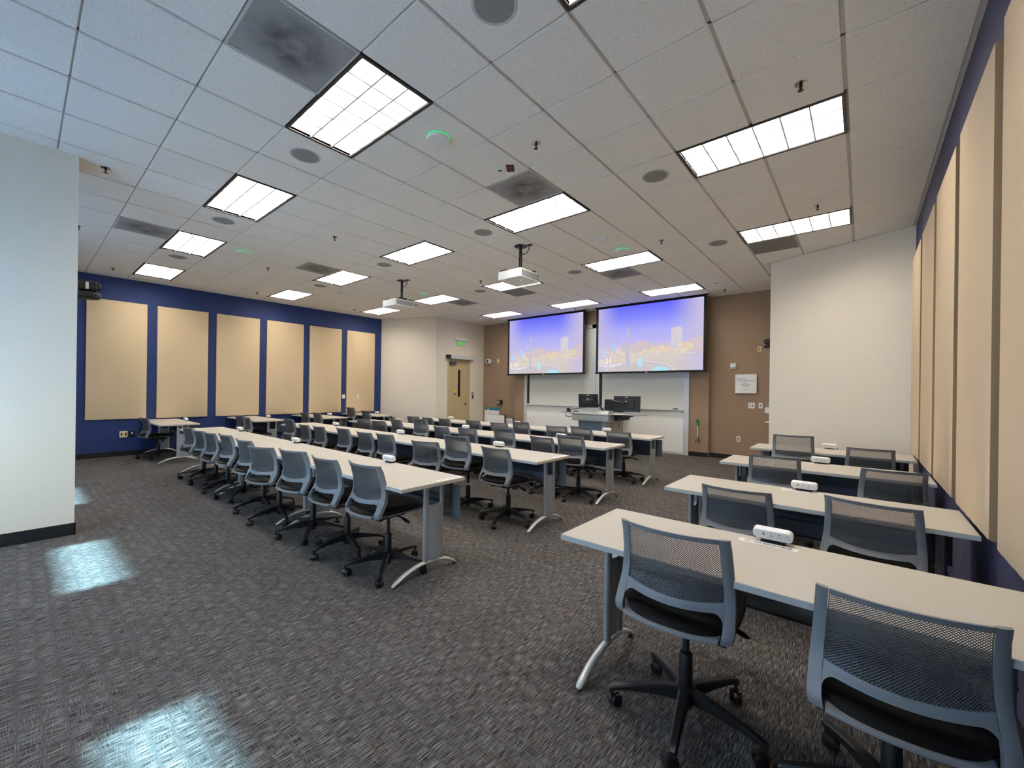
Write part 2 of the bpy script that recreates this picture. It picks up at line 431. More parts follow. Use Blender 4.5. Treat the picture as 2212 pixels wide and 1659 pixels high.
skirting('baseboard_right', (XR, YB), (XR, 7.24)); skirting('baseboard_right_angled', (XR, 7.24), (2.58, 7.94))
skirting('baseboard_front_right', (2.36, YF), (1.12, YF)); skirting('baseboard_front_projection', (1.12, 9.88), (0.70, 9.88))
skirting('baseboard_front_left', (-4.57, YF), (XD, YF))
skirting('baseboard_front_projection_left', (-4.20, 9.88), (-4.57, 9.88))
skirting('baseboard_left_angled', (XD, 7.92), (XL, 7.2)); skirting('baseboard_left', (XL, 7.2), (XL, YB))
skirting('baseboard_pier', (-2.04, 0.150), (-2.04, YB), h=0.115); skirting('baseboard_pier_end', (-2.45, 0.142), (-2.032, 0.142), h=0.115)
skirting('baseboard_left_door_side', (XD, 8.36), (XD, 7.92))

# ------------------------------------------------------------------ ceiling
LIGHTS = [(i, j) for j in (2, 6, 10) for i in (-12, -8, -4, 0, 4)] + [(i, 14) for i in (-8, -4, 0)]
VENTS = [(1, 1), (-7, 1), (1, 5), (-7, 5), (0, 11), (-7, 11)]
RETS = [(4, 11), (-4, 11)]
occ = {}
for i, j in LIGHTS: occ[(i, j)] = occ[(i + 1, j)] = ('L', i, j)
for i, j in VENTS + RETS: occ[(i, j)] = ('V', i, j)
poly = [(XR, YB), (XR, 7.24), (2.58, 7.94), (2.36, YF), (XD, YF), (XD, 7.92), (XL, 7.2), (XL, YB)]
def inside(x, y):
    c = False; n = len(poly)
    for k in range(n):
        (xa, ya), (xb, yb) = poly[k], poly[(k + 1) % n]
        if (ya > y) != (yb > y) and x < (xb - xa) * (y - ya) / (yb - ya) + xa: c = not c
    return c
mb = MB(); cells = []
for i in range(-13, 8):
    for j in range(-3, 17):
        x0, x1, y0, y1 = i * T, (i + 1) * T, j * T, (j + 1) * T
        x0, x1 = max(x0, XL), min(x1, XR); y0, y1 = max(y0, YB), min(y1, YF)
        if x1 - x0 < .004 or y1 - y0 < .004: continue
        thin = x1 - x0 < .03 or y1 - y0 < .03
        e_ = .001 if thin else .01; pts = [(x0 + e_, y0 + e_), (x1 - e_, y0 + e_), (x0 + e_, y1 - e_), (x1 - e_, y1 - e_)]
        if not any(inside(*p) for p in pts): continue
        cells.append((i, j))
        if (i, j) in occ: continue
        gx0 = .012 if x0 > XL else 0; gx1 = .012 if x1 < XR else 0
        a0, a1, b0, b1 = x0 + (0 if thin else gx0), x1 - gx1, y0 + .0055, y1 - .0055
        zb, zt = CH - .002, CH + .018
        q = .003
        vs = [(a0 + q, b0 + q, zb), (a1 - q, b0 + q, zb), (a1 - q, b1 - q, zb), (a0 + q, b1 - q, zb), (a0, b0, zb + q), (a1, b0, zb + q), (a1, b1, zb + q), (a0, b1, zb + q),
              (a0, b0, zt), (a1, b0, zt), (a1, b1, zt), (a0, b1, zt)]
        mb.add(vs, [(0, 3, 2, 1), (0, 1, 5, 4), (1, 2, 6, 5), (2, 3, 7, 6), (3, 0, 4, 7), (4, 5, 9, 8), (5, 6, 10, 9), (6, 7, 11, 10), (7, 4, 8, 11), (8, 9, 10, 11)])
ceil = struct('ceiling', mb, MT['tile'], smooth=False)
mb = MB(); cs = set(cells)
for (i, j) in cells:
    for (di, dj) in ((1, 0), (0, 1)):
        k = (i + di, j + dj)
        if k not in cs: continue
        if occ.get((i, j)) is not None and occ.get((i, j)) == occ.get(k): continue
        if di: x = (i + 1) * T; mb.box(x - .0145, x + .0145, max(j * T, YB), min((j + 1) * T, YF), CH + .014, CH + .017)
        else: y = (j + 1) * T; mb.box(max(i * T, XL), min((i + 1) * T, XR), y - .008, y + .008, CH + .014, CH + .017)
mb.build('ceiling_grid_bars', MT['tbar'], ceil, smooth=False)
mb = MB()
for k in range(len(poly)):
    p = Vector(poly[k]); q = Vector(poly[(k + 1) % len(poly)]); d = (q - p).normalized(); n = Vector((-d.y, d.x)) * .02
    vs = [(v.x, v.y, z) for z in (CH - .006, CH - .003) for v in (p, q, q + n, p + n)]
    mb.add(vs, [(0, 3, 2, 1), (4, 5, 6, 7), (0, 1, 5, 4), (1, 2, 6, 5), (2, 3, 7, 6), (3, 0, 4, 7)])
struct('trim_1', mb, MT['tbar'], smooth=False)

# ---- troffers
def make_troffer():
    t = thing('ceiling_light')
    w, d = 2 * T, T; mb = MB(); e = .002; rim = .024
    x0, x1, y0, y1 = -w / 2 + e, w / 2 - e, -d / 2 + e, d / 2 - e
    z0, z1 = -.006, .020
    mb.box(x0, x1, y0, y0 + rim, z0, z1); mb.box(x0, x1, y1 - rim, y1, z0, z1); mb.box(x0, x0 + rim, y0 + rim, y1 - rim, z0, z1); mb.box(x1 - rim, x1, y0 + rim, y1 - rim, z0, z1)
    mb.build('frame', MT['fblk'], t, smooth=False)
    X0, X1, Y0, Y1 = x0 + rim, x1 - rim, y0 + rim, y1 - rim; h = .115
    mb = MB(); th = .004
    mb.box(X0 - th, X0, Y0, Y1, 0, h); mb.box(X1, X1 + th, Y0, Y1, 0, h); mb.box(X0 - th, X1 + th, Y0 - th, Y0, 0, h); mb.box(X0 - th, X1 + th, Y1, Y1 + th, 0, h); mb.box(X0 - th, X1 + th, Y0 - th, Y1 + th, h, h + .01)
    mb.build('housing', MT['hous'], t, smooth=False)
    mb = MB()
    def blade(p, q, wb, wt, za, zb):
        p = Vector(p); q = Vector(q); dd = (q - p).normalized(); n = Vector((-dd.y, dd.x))
        F = []; prof = [(0, wb), (.25, wb + (wt - wb) * .08), (.5, wb + (wt - wb) * .25), (.75, wb + (wt - wb) * .55), (1, wt)]
        A = [[(v.x + n.x * ww / 2, v.y + n.y * ww / 2, za + (zb - za) * tt) for v in (p, q)] for tt, ww in prof]
        B = [[(v.x - n.x * ww / 2, v.y - n.y * ww / 2, za + (zb - za) * tt) for v in (p, q)] for tt, ww in prof]
        mb.gridsolid(A, B)
    for k in range(1, 6): x = X0 + (X1 - X0) * k / 6; blade((x, Y0), (x, Y1), .012, .020, .001, .042)
    for k in range(1, 3): y = Y0 + (Y1 - Y0) * k / 3; blade((X0, y), (X1, y), .013, .034, .001, .050)
    for s_ in (0, 1):
        y = (Y0 if s_ == 0 else Y1); blade((X0, y), (X1, y), .010, .03, .001, .050)
    mb.build('louver', MT['louver'], t, ang=50)
    for k in range(3):
        y = Y0 + (Y1 - Y0) * (k + .5) / 3
        MB().box(X0 + .02, X1 - .02, y - .089, y + .089, .086, .090).build('lamp_tube', MT['lampm'], t, smooth=False)
    return t
tro = make_troffer()
colw = {-12: 'by the blue wall', -8: 'second out from the blue wall', -4: 'in the middle column', 0: 'in the column over the aisle', 4: 'nearest the right wall'}
roww = {2: 'nearest row', 6: 'second row', 10: 'third row', 14: 'row by the screens'}
for n, (i, j) in enumerate(LIGHTS):
    o = tro if n == 0 else dup(tro)
    o.location = ((i + 1) * T, (j + .5) * T, CH)
    tag(o, 'recessed louvered fluorescent ceiling light, %s, %s' % (roww[j], colw[i]), 'ceiling light', 'recessed fluorescent ceiling lights')
def make_vent(m, name):
    t = thing(name); h = T / 2 - .003; mb = MB()
    for a in ((-h, h, -h, -h + .014), (-h, h, h - .012, h), (-h, -h + .012, -h, h), (h - .012, h, -h, h)): mb.box(*a, -.004, .020)
    mb.build('frame', MT['tbar'], t, smooth=False)
    MB().box(-h + .012, h - .012, -h + .012, h - .012, 0, .004).build('face_plate', m, t, smooth=False)
    return t
vp = make_vent(MT['vent'], 'air_diffuser')
vl = {(1, 1): 'beside the nearest big ceiling light at top of picture', (-7, 1): 'left of the left lights, seen past the pier', (1, 5): 'beside the red receptacle in the ceiling', (-7, 5): 'between pier side and far projector, second light row',
      (0, 11): 'just in front of the right-hand projection screen', (-7, 11): 'toward the exit door'}
for n, (i, j) in enumerate(VENTS):
    o = vp if n == 0 else dup(vp); o.location = ((i + .5) * T, (j + .5) * T, CH)
    tag(o, 'square dusty grey perforated air diffuser ' + vl[(i, j)], 'air vent', 'dusty ceiling air diffusers')
vp = make_vent(MT['ret'], 'return_grille')
for n, (i, j) in enumerate(RETS):
    o = vp if n == 0 else dup(vp); o.location = ((i + .5) * T, (j + .5) * T, CH)
    tag(o, 'plain dark grey return air grille ' + ('in ceiling near the right angled wall' if i == 4 else 'in ceiling behind the nearer projector'), 'air vent', 'plain return air grilles')
# speakers, access points, sprinklers
ord_ = ['first', 'second', 'third', 'fourth', 'fifth', 'sixth', 'seventh', 'eighth', 'ninth']
t0 = thing('ceiling_speaker')
MB().lathe([(.135, .004), (.135, -.003), (.125, -.006), (.116, -.004), (.116, .004)], 40).build('rim', MT['tbar'], t0)
MB().lathe([(.116, .002), (.116, -.004), (.06, -.006), (.0001, -.007)], 40).build('grille', MT['speaker'], t0)
cw = {-8.5: 'column nearest the blue wall', -4.5: 'middle column', -.5: 'column over the aisle', 3.5: 'column toward the right wall'}
rw = {2.5: 'nearest row', 6.5: 'second row', 10.5: 'row nearest the screens'}
n = 0
for j in (2.5, 6.5, 10.5):
    for i in (-8.5, -4.5, -.5, 3.5):
        o = t0 if n == 0 else dup(t0); n += 1; o.location = (i * T, j * T, CH)
        tag(o, 'round grey ceiling speaker, %s, %s' % (rw[j], cw[i]), 'speaker', 'round ceiling speakers')
t0 = thing('wireless_access_point')
MB().lathe([(.085, 0), (.10, -.006), (.10, -.022), (.092, -.034), (.0001, -.038)], 36).build('housing', MT['white'], t0)
MB().lathe([(.1012, -.010), (.1022, -.014), (.1012, -.018), (.0995, -.018), (.0995, -.010)], 36).build('status_ring', MT['ggreen'], t0)
for n, (i, j, l) in enumerate([(1.5, 3.5, 'between the nearest big light and the red receptacle'), (-6.5, 3.5, 'above the left half of the tables'), (1.5, 9.5, 'in front of the right-hand screen'), (-6.5, 9.5, 'behind the farther projector')]):
    o = t0 if n == 0 else dup(t0); o.location = (i * T, j * T, CH)
    tag(o, 'ceiling access point with green ring ' + l, 'access point', 'green-ringed ceiling access points')
t0 = thing('sprinkler_head')
MB().lathe([(.040, 0), (.040, -.003), (.026, -.008), (.014, -.008), (.014, 0)], 20).build('escutcheon', MT['chrome'], t0)
mb = MB().lathe([(.010, 0), (.010, -.022), (.006, -.026), (.004, -.048), (.0001, -.05)], 12)
for s_ in (-1, 1): mb.tube([(s_ * .009, 0, -.018), (s_ * .014, 0, -.03), (s_ * .006, 0, -.046)], .0025, 6)
mb.lathe([(.0001, -.049), (.018, -.050), (.018, -.052), (.0001, -.052)], 16)
mb.build('deflector', MT['bronze'], t0)
sp = [(-3.5, .55, 'just past the pier'), (-7.5, .5, 'beyond the pier edge'), (-11.5, 1.5, 'against the blue wall, nearest'), (-11.5, 5.5, 'along the blue wall, middle'), (-11.5, 9.5, 'along the blue wall, farthest'),
      (-7.6, 4.5, 'between the left lights, second row'), (-3.5, 4.5, 'between the middle lights, second row'), (2.5, 4.5, 'beside the red receptacle'), (5.6, 5.5, 'before the nearest light by right wall'),
      (5.5, 9.5, 'before the far light by right wall'), (2.5, 9.5, 'in the middle, third row'), (-3.5, 9.5, 'by the nearer projector'), (2.5, 15.5, 'above right of the right-hand screen'), (-3.4, 15.3, 'between the two screens')]
for n, (i, j, l) in enumerate(sp):
    o = t0 if n == 0 else dup(t0); o.location = (i * T, j * T, CH); o.rotation_euler.z = n * .7
    tag(o, 'small metal ceiling sprinkler head ' + l, 'sprinkler', 'ceiling sprinkler heads')
t0 = thing('smoke_detector')
MB().box(-.06, .06, -.06, .06, -.008, 0).lathe([(.055, -.008), (.052, -.03), (.040, -.04), (.0001, -.042)], 24).build('housing', MT['white'], t0)
for n, (i, j, l) in enumerate([(1.5, 8.5, 'in front of the second speaker row, centre right'), (-11.5, 7.5, 'near the blue wall'), (-7.5, 8.5, 'left of the farther projector')]):
    o = t0 if n == 0 else dup(t0); o.location = (i * T, j * T, CH)
    tag(o, 'white ceiling smoke detector ' + l, 'smoke detector', 'ceiling smoke detectors')
t0 = thing('ceiling_alarm')
MB().rbox(-.085, .085, -.045, .045, -.04, 0, .04, 'z', 6, ch=.008).build('housing', MT['white'], t0)
MB().box(-.05, .05, -.047, -.044, -.012, -.004).build('lens', MT['dark'], t0, smooth=False)
for n, (i, j, l) in enumerate([(-8.9, 7.5, 'near the blue wall'), (2.5, 14.5, 'beside the right end of the screens'), (-8.4, 14.4, 'in front of the exit door corner')]):
    o = t0 if n == 0 else dup(t0); o.location = (i * T, j * T, CH)
    tag(o, 'white oblong ceiling alarm strobe ' + l, 'alarm', 'ceiling alarm strobes')
def plate(name, w, h, m, face='y', parent=None, t=.006):
    return
t = thing('ceiling_data_plate', (1.60 * T, 4.72 * T, CH - .002), R(35), 'white data jack plate in ceiling beside the red receptacle', 'wall plate')
MB().box(-.045, .045, -.065, .065, -.007, 0).build('plate', MT['white'], t, smooth=False)
MB().box(-.018, .018, -.012, .012, -.008, -.005).build('jack', MT['dark'], t, smooth=False)
t = thing('ceiling_receptacle', (1.77 * T, 4.78 * T, CH - .002), R(35), 'red power receptacle in ceiling beside the dusty diffuser', 'outlet')
MB().box(-.038, .038, -.06, .06, -.006, 0).build('plate', MT['bronze'], t, smooth=False)
for s_ in (-1, 1): MB().lathe([(.0165, -.005), (.0165, -.009), (.0001, -.009)], 16, Matrix.Translation((0, s_ * .022, 0))).build('socket', MT['red'], t)

# ------------------------------------------------------------------ acoustic panels
def panel(label, w, h, th, m, loc, rz, grp, side=None):
    # local: front faces -Y, x across, soft pillowed edge
    mb = MB(); n = 16
    prof = [(0, 0), (.0, -th * .7), (.004, -th * .93), (.012, -th)]
    rings = []
    for ins, y in prof:
        x = w / 2 - ins; z0, z1 = ins, h - ins
        ring = []
        for k in range(n): ring.append((-x + 2 * x * k / n, y, z0 - (0.004 * abs(math.sin(k * 2.1 + w * 9)) if 0 < k < n else 0)))
        for k in range(n): ring.append((x, y, z0 + (z1 - z0) * k / n))
        for k in range(n): ring.append((x - 2 * x * k / n, y, z1))
        for k in range(n): ring.append((-x, y, z1 - (z1 - z0) * k / n))
        rings.append(ring)
    N = 4 * n; vs = [v for r_ in rings for v in r_]; fs = []
    for l in range(len(rings) - 1):
        for k in range(N):
            fs.append((l * N + k, l * N + (k + 1) % N, (l + 1) * N + (k + 1) % N, (l + 1) * N + k))
    fs.append(tuple(range((len(rings) - 1) * N, len(rings) * N))); fs.append(tuple(reversed(range(N))))
    mb.add(vs, fs)
    o = mb.build('acoustic_panel', m, ang=40); o.location = loc; o.rotation_euler = (0, 0, rz)
    if side:
        o.data.materials.append(side)
        for p_ in o.data.polygons:
            if abs(p_.normal.x) > .8: p_.material_index = 1
    return tag(o, label, 'acoustic panel', grp)
for k, l in enumerate(('nearest the pier', 'second from the pier', 'third from the pier', 'fourth from the pier', 'fifth from the pier, wall switch beside it', 'farthest from the pier, carrying a switch')):
    panel('tan fabric acoustic panel on the blue wall, ' + l, .915, 2.415, .045, MT['fabric'], (XL + .001, .63 + .4575 + k * 1.081, .76), R(90), 'tan acoustic panels on the blue wall')
for k, l in enumerate(('nearest the camera', 'second from the camera', 'third from the camera', 'fourth from the camera', 'fifth from the camera', 'farthest, by the angled wall')):
    y1 = 2.46 + 0.165 + k * 1.081
    # far edge of the panel nearest the camera lies at y 2.60
    yc = 2.60 - .4575 + k * 1.081 - (0 if k < 5 else 0)
    w = .915
    if yc + w / 2 > 7.2: w = 7.2 - (yc - .4575); yc = 7.2 - w / 2
    if w < .2: continue
    panel('tall beige fabric acoustic panel on the right wall, ' + l, w, 2.38, .05, MT['fabric2'], (XR - .001, yc, .76), R(-90), 'beige acoustic panels on the right wall', MT['pedge'])

# ------------------------------------------------------------------ task chair
def lerp_tab(tab, z):
    if z <= tab[0][0]: return tab[0][1]
    for (a, va), (b, vb) in zip(tab, tab[1:]):
        if z <= b:
            t = (z - a) / (b - a); t = t * t * (3 - 2 * t) * .35 + t * .65
            return va + (vb - va) * t
    return tab[-1][1]
YT = [(.45, -.228), (.48, -.222), (.52, -.200), (.565, -.172), (.62, -.158), (.70, -.165), (.78, -.186), (.835, -.212)]
WT = [(.45, .226), (.49, .231), (.54, .229), (.60, .224), (.70, .217), (.835, .211)]
CT = [(.45, .060), (.55, .050), (.835, .052)]
def bpt(u, z, off=0.0):
    w = lerp_tab(WT, z); y = lerp_tab(YT, z) - lerp_tab(CT, z) * (1 - u * u) - off
    return Vector((u * w, y, z))
def strip(mb, us, zs_of, th, nz=2, off=0.0):
    # sheet across u with z from zs_of(u)->(z0,z1)
    F = []; B = []
    for u in us:
        z0, z1 = zs_of(u); fr = []; bk = []
        for k in range(nz):
            z = z0 + (z1 - z0) * k / (nz - 1); fr.append(bpt(u, z, off)); bk.append(bpt(u, z, off - th))
        F.append(fr); B.append(bk)
    mb.gridsolid(F, B)
UI = .835
def zm_bot(u): return .568 + .020 * (abs(u) / UI) ** 2 - .0
def zo_top(u):                                   # upper edge of the opening, rounded corners
    a = abs(u) / UI; c = .541 + .012 * a * a
    if a > .80: c -= .040 * (1 - math.sqrt(max(0, 1 - ((a - .80) / .20) ** 2)))
    return c
ZMT = .815
def make_chair():
    t = thing('task_chair')
    # --- back frame
    mb = MB(); us = sorted([-UI + 2 * UI * k / 28 for k in range(29)] + [q * UI * (.80 + .20 * math.sin(PI / 2 * k / 9)) for k in range(1, 9) for q in (-1, 1)])
    strip(mb, us, lambda u: (zo_top(u), zm_bot(u)), .010, 4)
    strip(mb, us, lambda u: (ZMT, .835), .010, 3)
    for s_ in (-1, 1):
        zs = [.452 + (.835 - .452) * k / 22 for k in range(23)]; F = []; B = []
        for z in zs:
            low = max(0, (.54 - z) / .12)
            ui = UI + .005 - .02 * low
            d = .016 + .016 * max(0, min(1, (.66 - z) / .1))
            row = [bpt(s_ * (ui + (1 - ui) * q), z, 0.004 * math.sin(PI * q)) for q in (0, .35, .7, 1)]
            rb = [bpt(s_ * (ui + (1 - ui) * q), z, 0) + Vector((0, d, 0)) for q in (0, .35, .7, 1)]
            if z < .475:
                k = (.475 - z) / .023
                row = [p + Vector((0, .012 * k, 0)) for p in row]
            F.append(row); B.append(rb)
        mb.gridsolid(F, B)
    frame = mb.build('back_frame', MT['grey'], t, ang=40)
    # --- perforated centre: staggered rhombic cells, each with an open hole
    mb = MB(); nx = 38; px = 2 * UI / nx; rows = 27
    def cell(uc, zc_f):
        pass
    zlo = lambda u: zm_bot(u) - .001
    def P(u, v, off=0.0):                        # v 0..1 between lower edge and top
        z = zlo(u) + (ZMT + .001 - zlo(u)) * v; return bpt(u, z, off)
    for rI in range(2 * rows + 1):
        v = rI / (2 * rows)
        for c in range(nx + 1):
            u = -UI + px * (c + (.5 if rI % 2 else 0))
            if u > UI + 1e-6: continue
            hu = px * .5; hv = 1 / (2 * rows)
            O = [(u + hu, v), (u + hu * .5, v + hv * .5), (u, v + hv), (u - hu * .5, v + hv * .5), (u - hu, v), (u - hu * .5, v - hv * .5), (u, v - hv), (u + hu * .5, v - hv * .5)]
            if u - hu < -UI - 1e-6 or u + hu > UI + 1e-6 or v - hv < -1e-6 or v + hv > 1 + 1e-6:
                O = [(max(-UI, min(UI, a)), max(0, min(1, b))) for a, b in O]
                mb.add([P(a, b, -.004) for a, b in O], [tuple(range(8))]); continue
            k = .60
            I = []
            for q in range(8):
                tt = q * PI / 4; I.append((u + hu * k * math.cos(tt) * (1 if q % 2 == 0 else .95), v + hv * k * 1.0 * math.sin(tt) * (1 if q % 2 == 0 else .95)))
            vs = [P(a, b, -.003) for a, b in O] + [P(a, b, -.003) for a, b in I] + [P(a, b, -.0065) for a, b in I]
            fs = [(q, (q + 1) % 8, 8 + (q + 1) % 8, 8 + q) for q in range(8)] + [(8 + q, 8 + (q + 1) % 8, 16 + (q + 1) % 8, 16 + q) for q in range(8)]
            mb.add(vs, fs)
    mb.build('back_mesh', MT['greym'], t, smooth=False, recalc=False)
    # --- seat
    def slab(mb, hw, y0, y1, z0, z1, dome, e=4.5, n=14, front=0.0):
        yc = (y0 + y1) / 2; hy = (y1 - y0) / 2; top = []; bot = []
        for i in range(n + 1):
            ra = []; rb = []
            for j in range(n + 1):
                a = -1 + 2 * i / n; b = -1 + 2 * j / n
                k = (abs(a) ** e + abs(b) ** e) ** (1 / e); mx = max(abs(a), abs(b))
                f = (mx / k) if k > 1e-6 else 1
                x = a * f * hw; y = yc + b * f * hy
                hw2 = 1 - .06 * max(0, b)
                x *= hw2
                edge = mx ** 8
                z = z1 - dome * edge + .008 * math.sin(PI * b * .5) * 0 - front * max(0, b) ** 4 - .010 * (1 - mx ** 2) * (1 - abs(b) * .3)
                ra.append((x, y - .046 * (1 - a * a) * max(0, -b) ** 2, z))
                rb.append((x * .97, y * 1.0 - .046 * (1 - a * a) * max(0, -b) ** 2, z0 + front * .0 - front * max(0, b) ** 4 * .7))
            top.append(ra); bot.append(rb)
        mb.gridsolid(top, bot)
    mb = MB(); slab(mb, .222, -.222, .262, .465, .507, .018, front=.020)
    mb.build('seat_cushion', MT['seat'], t, ang=60)
    mb = MB(); slab(mb, .224, -.222, .250, .447, .463, .004, front=.014)
    mb.build('seat_pan', MT['grey'], t, ang=50)
    # rear rim that closes the opening below the back
    mb = MB(); us2 = [-.80 + 1.6 * k / 18 for k in range(19)]
    F = []; B = []
    for u in us2:
        w = .228; y = -.232 - .052 * (1 - u * u)
        F.append([Vector((u * w, y, .455)), Vector((u * w, y - .003, .462)), Vector((u * w, y, .469))]); B.append([Vector((u * w, -.20, .454)), Vector((u * w, -.20, .461)), Vector((u * w, -.20, .469))])
    mb.gridsolid(F, B); mb.build('seat_rear_rim', MT['grey'], t, ang=50)
    mb = MB().rbox(-.09, .09, -.12, .12, .390, .442, .03, 'z', 4, ch=.006)
    mb.box(-.20, .20, -.215, -.185, .425, .446)
    mb.build('tilt_mechanism', MT['black'], t)
    mb = MB().cyl((.06, .02, .412), (.17, .03, .399), .006, n=8)
    mb.tube([(.165, .03, .400), (.19, .033, .393), (.225, .038, .379), (.243, .04, .372)], [.008, .017, .019, .006], 10, [.006, .009, .009, .004])
    mb.build('height_lever', MT['black'], t)
    MB().cyl((0, 0, .24), (0, 0, .395), .0145, n=16).build('gas_lift', MT['black'], t)
    # --- base (does not rise with the seat)
    MB().lathe([(.022, .052), (.030, .060), (.031, .10), (.045, .105), (.043, .145), (.029, .150), (.0275, .285), (.025, .292), (.015, .294)], 20).build('hub_column', MT['black'], t)
    mb = MB(); F = []; B = []
    tab = [(.030, .145, .090, .024), (.09, .142, .097, .023), (.16, .132, .097, .021), (.24, .116, .092, .019), (.295, .103, .083, .0175), (.318, .097, .070, .016), (.330, .090, .066, .012)]
    for r_, zt, zb, hw in tab:
        F.append([(r_, -hw, zb), (r_, -hw, zt - .006), (r_, -hw * .6, zt), (r_, hw * .6, zt), (r_, hw, zt - .006), (r_, hw, zb)])
        B.append([(r_, -hw * .7, zb), (r_, -hw * .7, zb), (r_, -hw * .3, zb + .002), (r_, hw * .3, zb + .002), (r_, hw * .7, zb), (r_, hw * .7, zb)])
    mb.gridsolid(F, B); legm = mb.mesh('base_leg', MT['black'], ang=30)
    # caster with twin wheels
    cmb = MB(); C0 = Matrix.Translation((.318, 0, .027)) @ Matrix.Rotation(R(38), 4, 'Z') @ Matrix.Translation((-.018, 0, 0))
    for s_ in (-1, 1):
        W = C0 @ Matrix.Translation((0, s_ * .0165, 0)) @ Matrix.Rotation(R(90), 4, 'X')
        cmb.lathe([(.0001, -.011), (.018, -.011), (.0265, -.008), (.027, 0), (.0265, .008), (.018, .011), (.0001, .011)], 20, W)
    whm = cmb.mesh('caster', MT['black'], ang=40)
    hmb = MB(); hmb.cyl((.318, 0, .05), (.318, 0, .085), .008, n=8)
    A = []; Bq = []
    for k in range(9):
        a = R(-20 + 150 * k / 8); 
        A.append([tuple(C0 @ Vector((.031 * math.cos(a), y, .031 * math.sin(a)))) for y in (-.008, .008)])
        Bq.append([tuple(C0 @ Vector((.024 * math.cos(a), y, .024 * math.sin(a)))) for y in (-.008, .008)])
    hmb.gridsolid(A, Bq); hdm = hmb.mesh('caster_hood', MT['black'])
    for k in range(5):
        link('base_leg', legm, t, rz=k * 2 * PI / 5)
    for k in range(5):
        c_ = link('caster', whm, t, rz=k * 2 * PI / 5); link('caster_hood', hdm, c_)
    return t
UP = ('back_frame', 'back_mesh', 'seat_cushion', 'seat_pan', 'seat_rear_rim', 'tilt_mechanism', 'height_lever', 'gas_lift')
proto_chair = make_chair(); used_chair = [False]
def base_name(o): return o.name.split('.')[0]
def put_chair(x, yback, rz, ztop, label, group, cat='chair', phase=None):
    """x,yback: centre of the top of the back; ztop: its height"""
    c = proto_chair if not used_chair[0] else dup(proto_chair); used_chair[0] = True
    dz = ztop - .835; a = R(rz)
    # top centre sits at local y -.21
    c.location = (x - math.sin(a) * .235, yback + math.cos(a) * .235, 0); c.rotation_euler = (0, 0, a)
    ph = random.uniform(0, 2 * PI / 5)
    if phase is not None: ph = R(phase) - a
    for ch in c.children:
        b = base_name(ch)
        if b in UP: ch.location = (0, -.02 if b not in ('gas_lift', 'tilt_mechanism') else 0, dz)
        elif b in ('base_leg', 'caster'): ch.rotation_euler.z += ph
    return tag(c, label, cat, group)

ROWY = {'M1': 1.53, 'M2': 3.13, 'M3': 4.55, 'M4': 6.05}
ROWN = {'M1': 'nearest centre row', 'M2': 'second centre row', 'M3': 'third centre row', 'M4': 'farthest centre row'}
CH_DATA = {  # x, rot, ztop
 'M1': [(-4.18, 1.46, 5, 0.824), (-3.61, 1.47, 1, 0.814), (-3.07, 1.47, 2, 0.822), (-2.41, 1.47, 2, 0.848), (-1.70, 1.46, 3, 0.842), (-1.09, 1.43, 14, 0.822), (-0.33, 1.44, 9, 0.862), (0.24, 1.47, 1, 0.852), (0.88, 1.47, 1, 0.880)],
 'M2': [(-4.51, 3.07, 0, 0.866), (-3.83, 3.06, -3, 0.800), (-3.29, 3.07, -2, 0.804), (-2.46, 3.06, -3, 0.828), (-1.85, 3.07, -2, 0.812), (-1.32, 3.07, -1, 0.826), (-0.37, 3.03, 12, 0.808), (0.14, 3.07, 0, 0.922), (0.77, 3.06, -4, 0.838)],
 'M3': [(-4.24, 4.46, 9, 0.814), (-3.69, 4.47, 6, 0.808), (-3.10, 4.47, -7, 0.878), (-2.39, 4.49, -2, 0.922), (-1.78, 4.48, -4, 0.820), (-1.16, 4.50, 0, 0.834), (-0.36, 4.48, -3, 0.894), (0.36, 4.47, -6, 0.814), (0.82, 4.48, -3, 0.870)],
 'M4': [(-4.58, 5.98, 5, 0.800), (-4.04, 5.98, -5, 0.800), (-3.44, 5.98, -5, 0.806), (-2.54, 6.00, 0, 0.812), (-1.78, 5.98, 5, 0.808), (-1.23, 5.98, -4, 0.862), (-0.40, 5.98, 4, 0.830), (0.10, 5.98, -3, 0.854), (0.78, 6.00, 0, 0.814)]}
BY = {'M1': 1.47, 'M2': 3.03, 'M3': 4.47, 'M4': 5.95}
for k in ('M1', 'M2', 'M3', 'M4'):
    for n, (x, yb_, rz, zt) in enumerate(CH_DATA[k]):
        s_ = 8 - n
        pos = 'at the centre aisle end' if s_ == 0 else ('at the far left end' if s_ == 8 else ord_[s_] + ' from the centre aisle')
        put_chair(x, yb_, rz, zt, 'grey perforated-back swivel chair, %s, %s' % (ROWN[k], pos), 'swivel chairs at the centre rows', phase={('M1', 8): 6, ('M2', 8): 44, ('M3', 8): 26}.get((k, n)))
RR = [(3.19, 1.47, 2, 0.898), (3.87, 1.46, 3, 0.832), (3.12, 2.90, 0, 0.808), (3.81, 2.86, -9, 0.848), (3.13, 4.48, 6, 0.852), (3.98, 4.47, 9, 0.826), (3.12, 6.02, 6, 0.940), (3.85, 6.03, 3, 0.844)]
RN = ['nearest right-hand table', 'second right-hand table', 'third right-hand table', 'farthest right-hand table']
for n, (x, y, rz, zt) in enumerate(RR):
    put_chair(x, y, rz, zt, 'grey perforated-back swivel chair at %s, %s' % (RN[n // 2], 'aisle side' if n % 2 == 0 else 'wall side'), 'swivel chairs at the right-hand tables', phase={0: 40, 1: 31}.get(n))
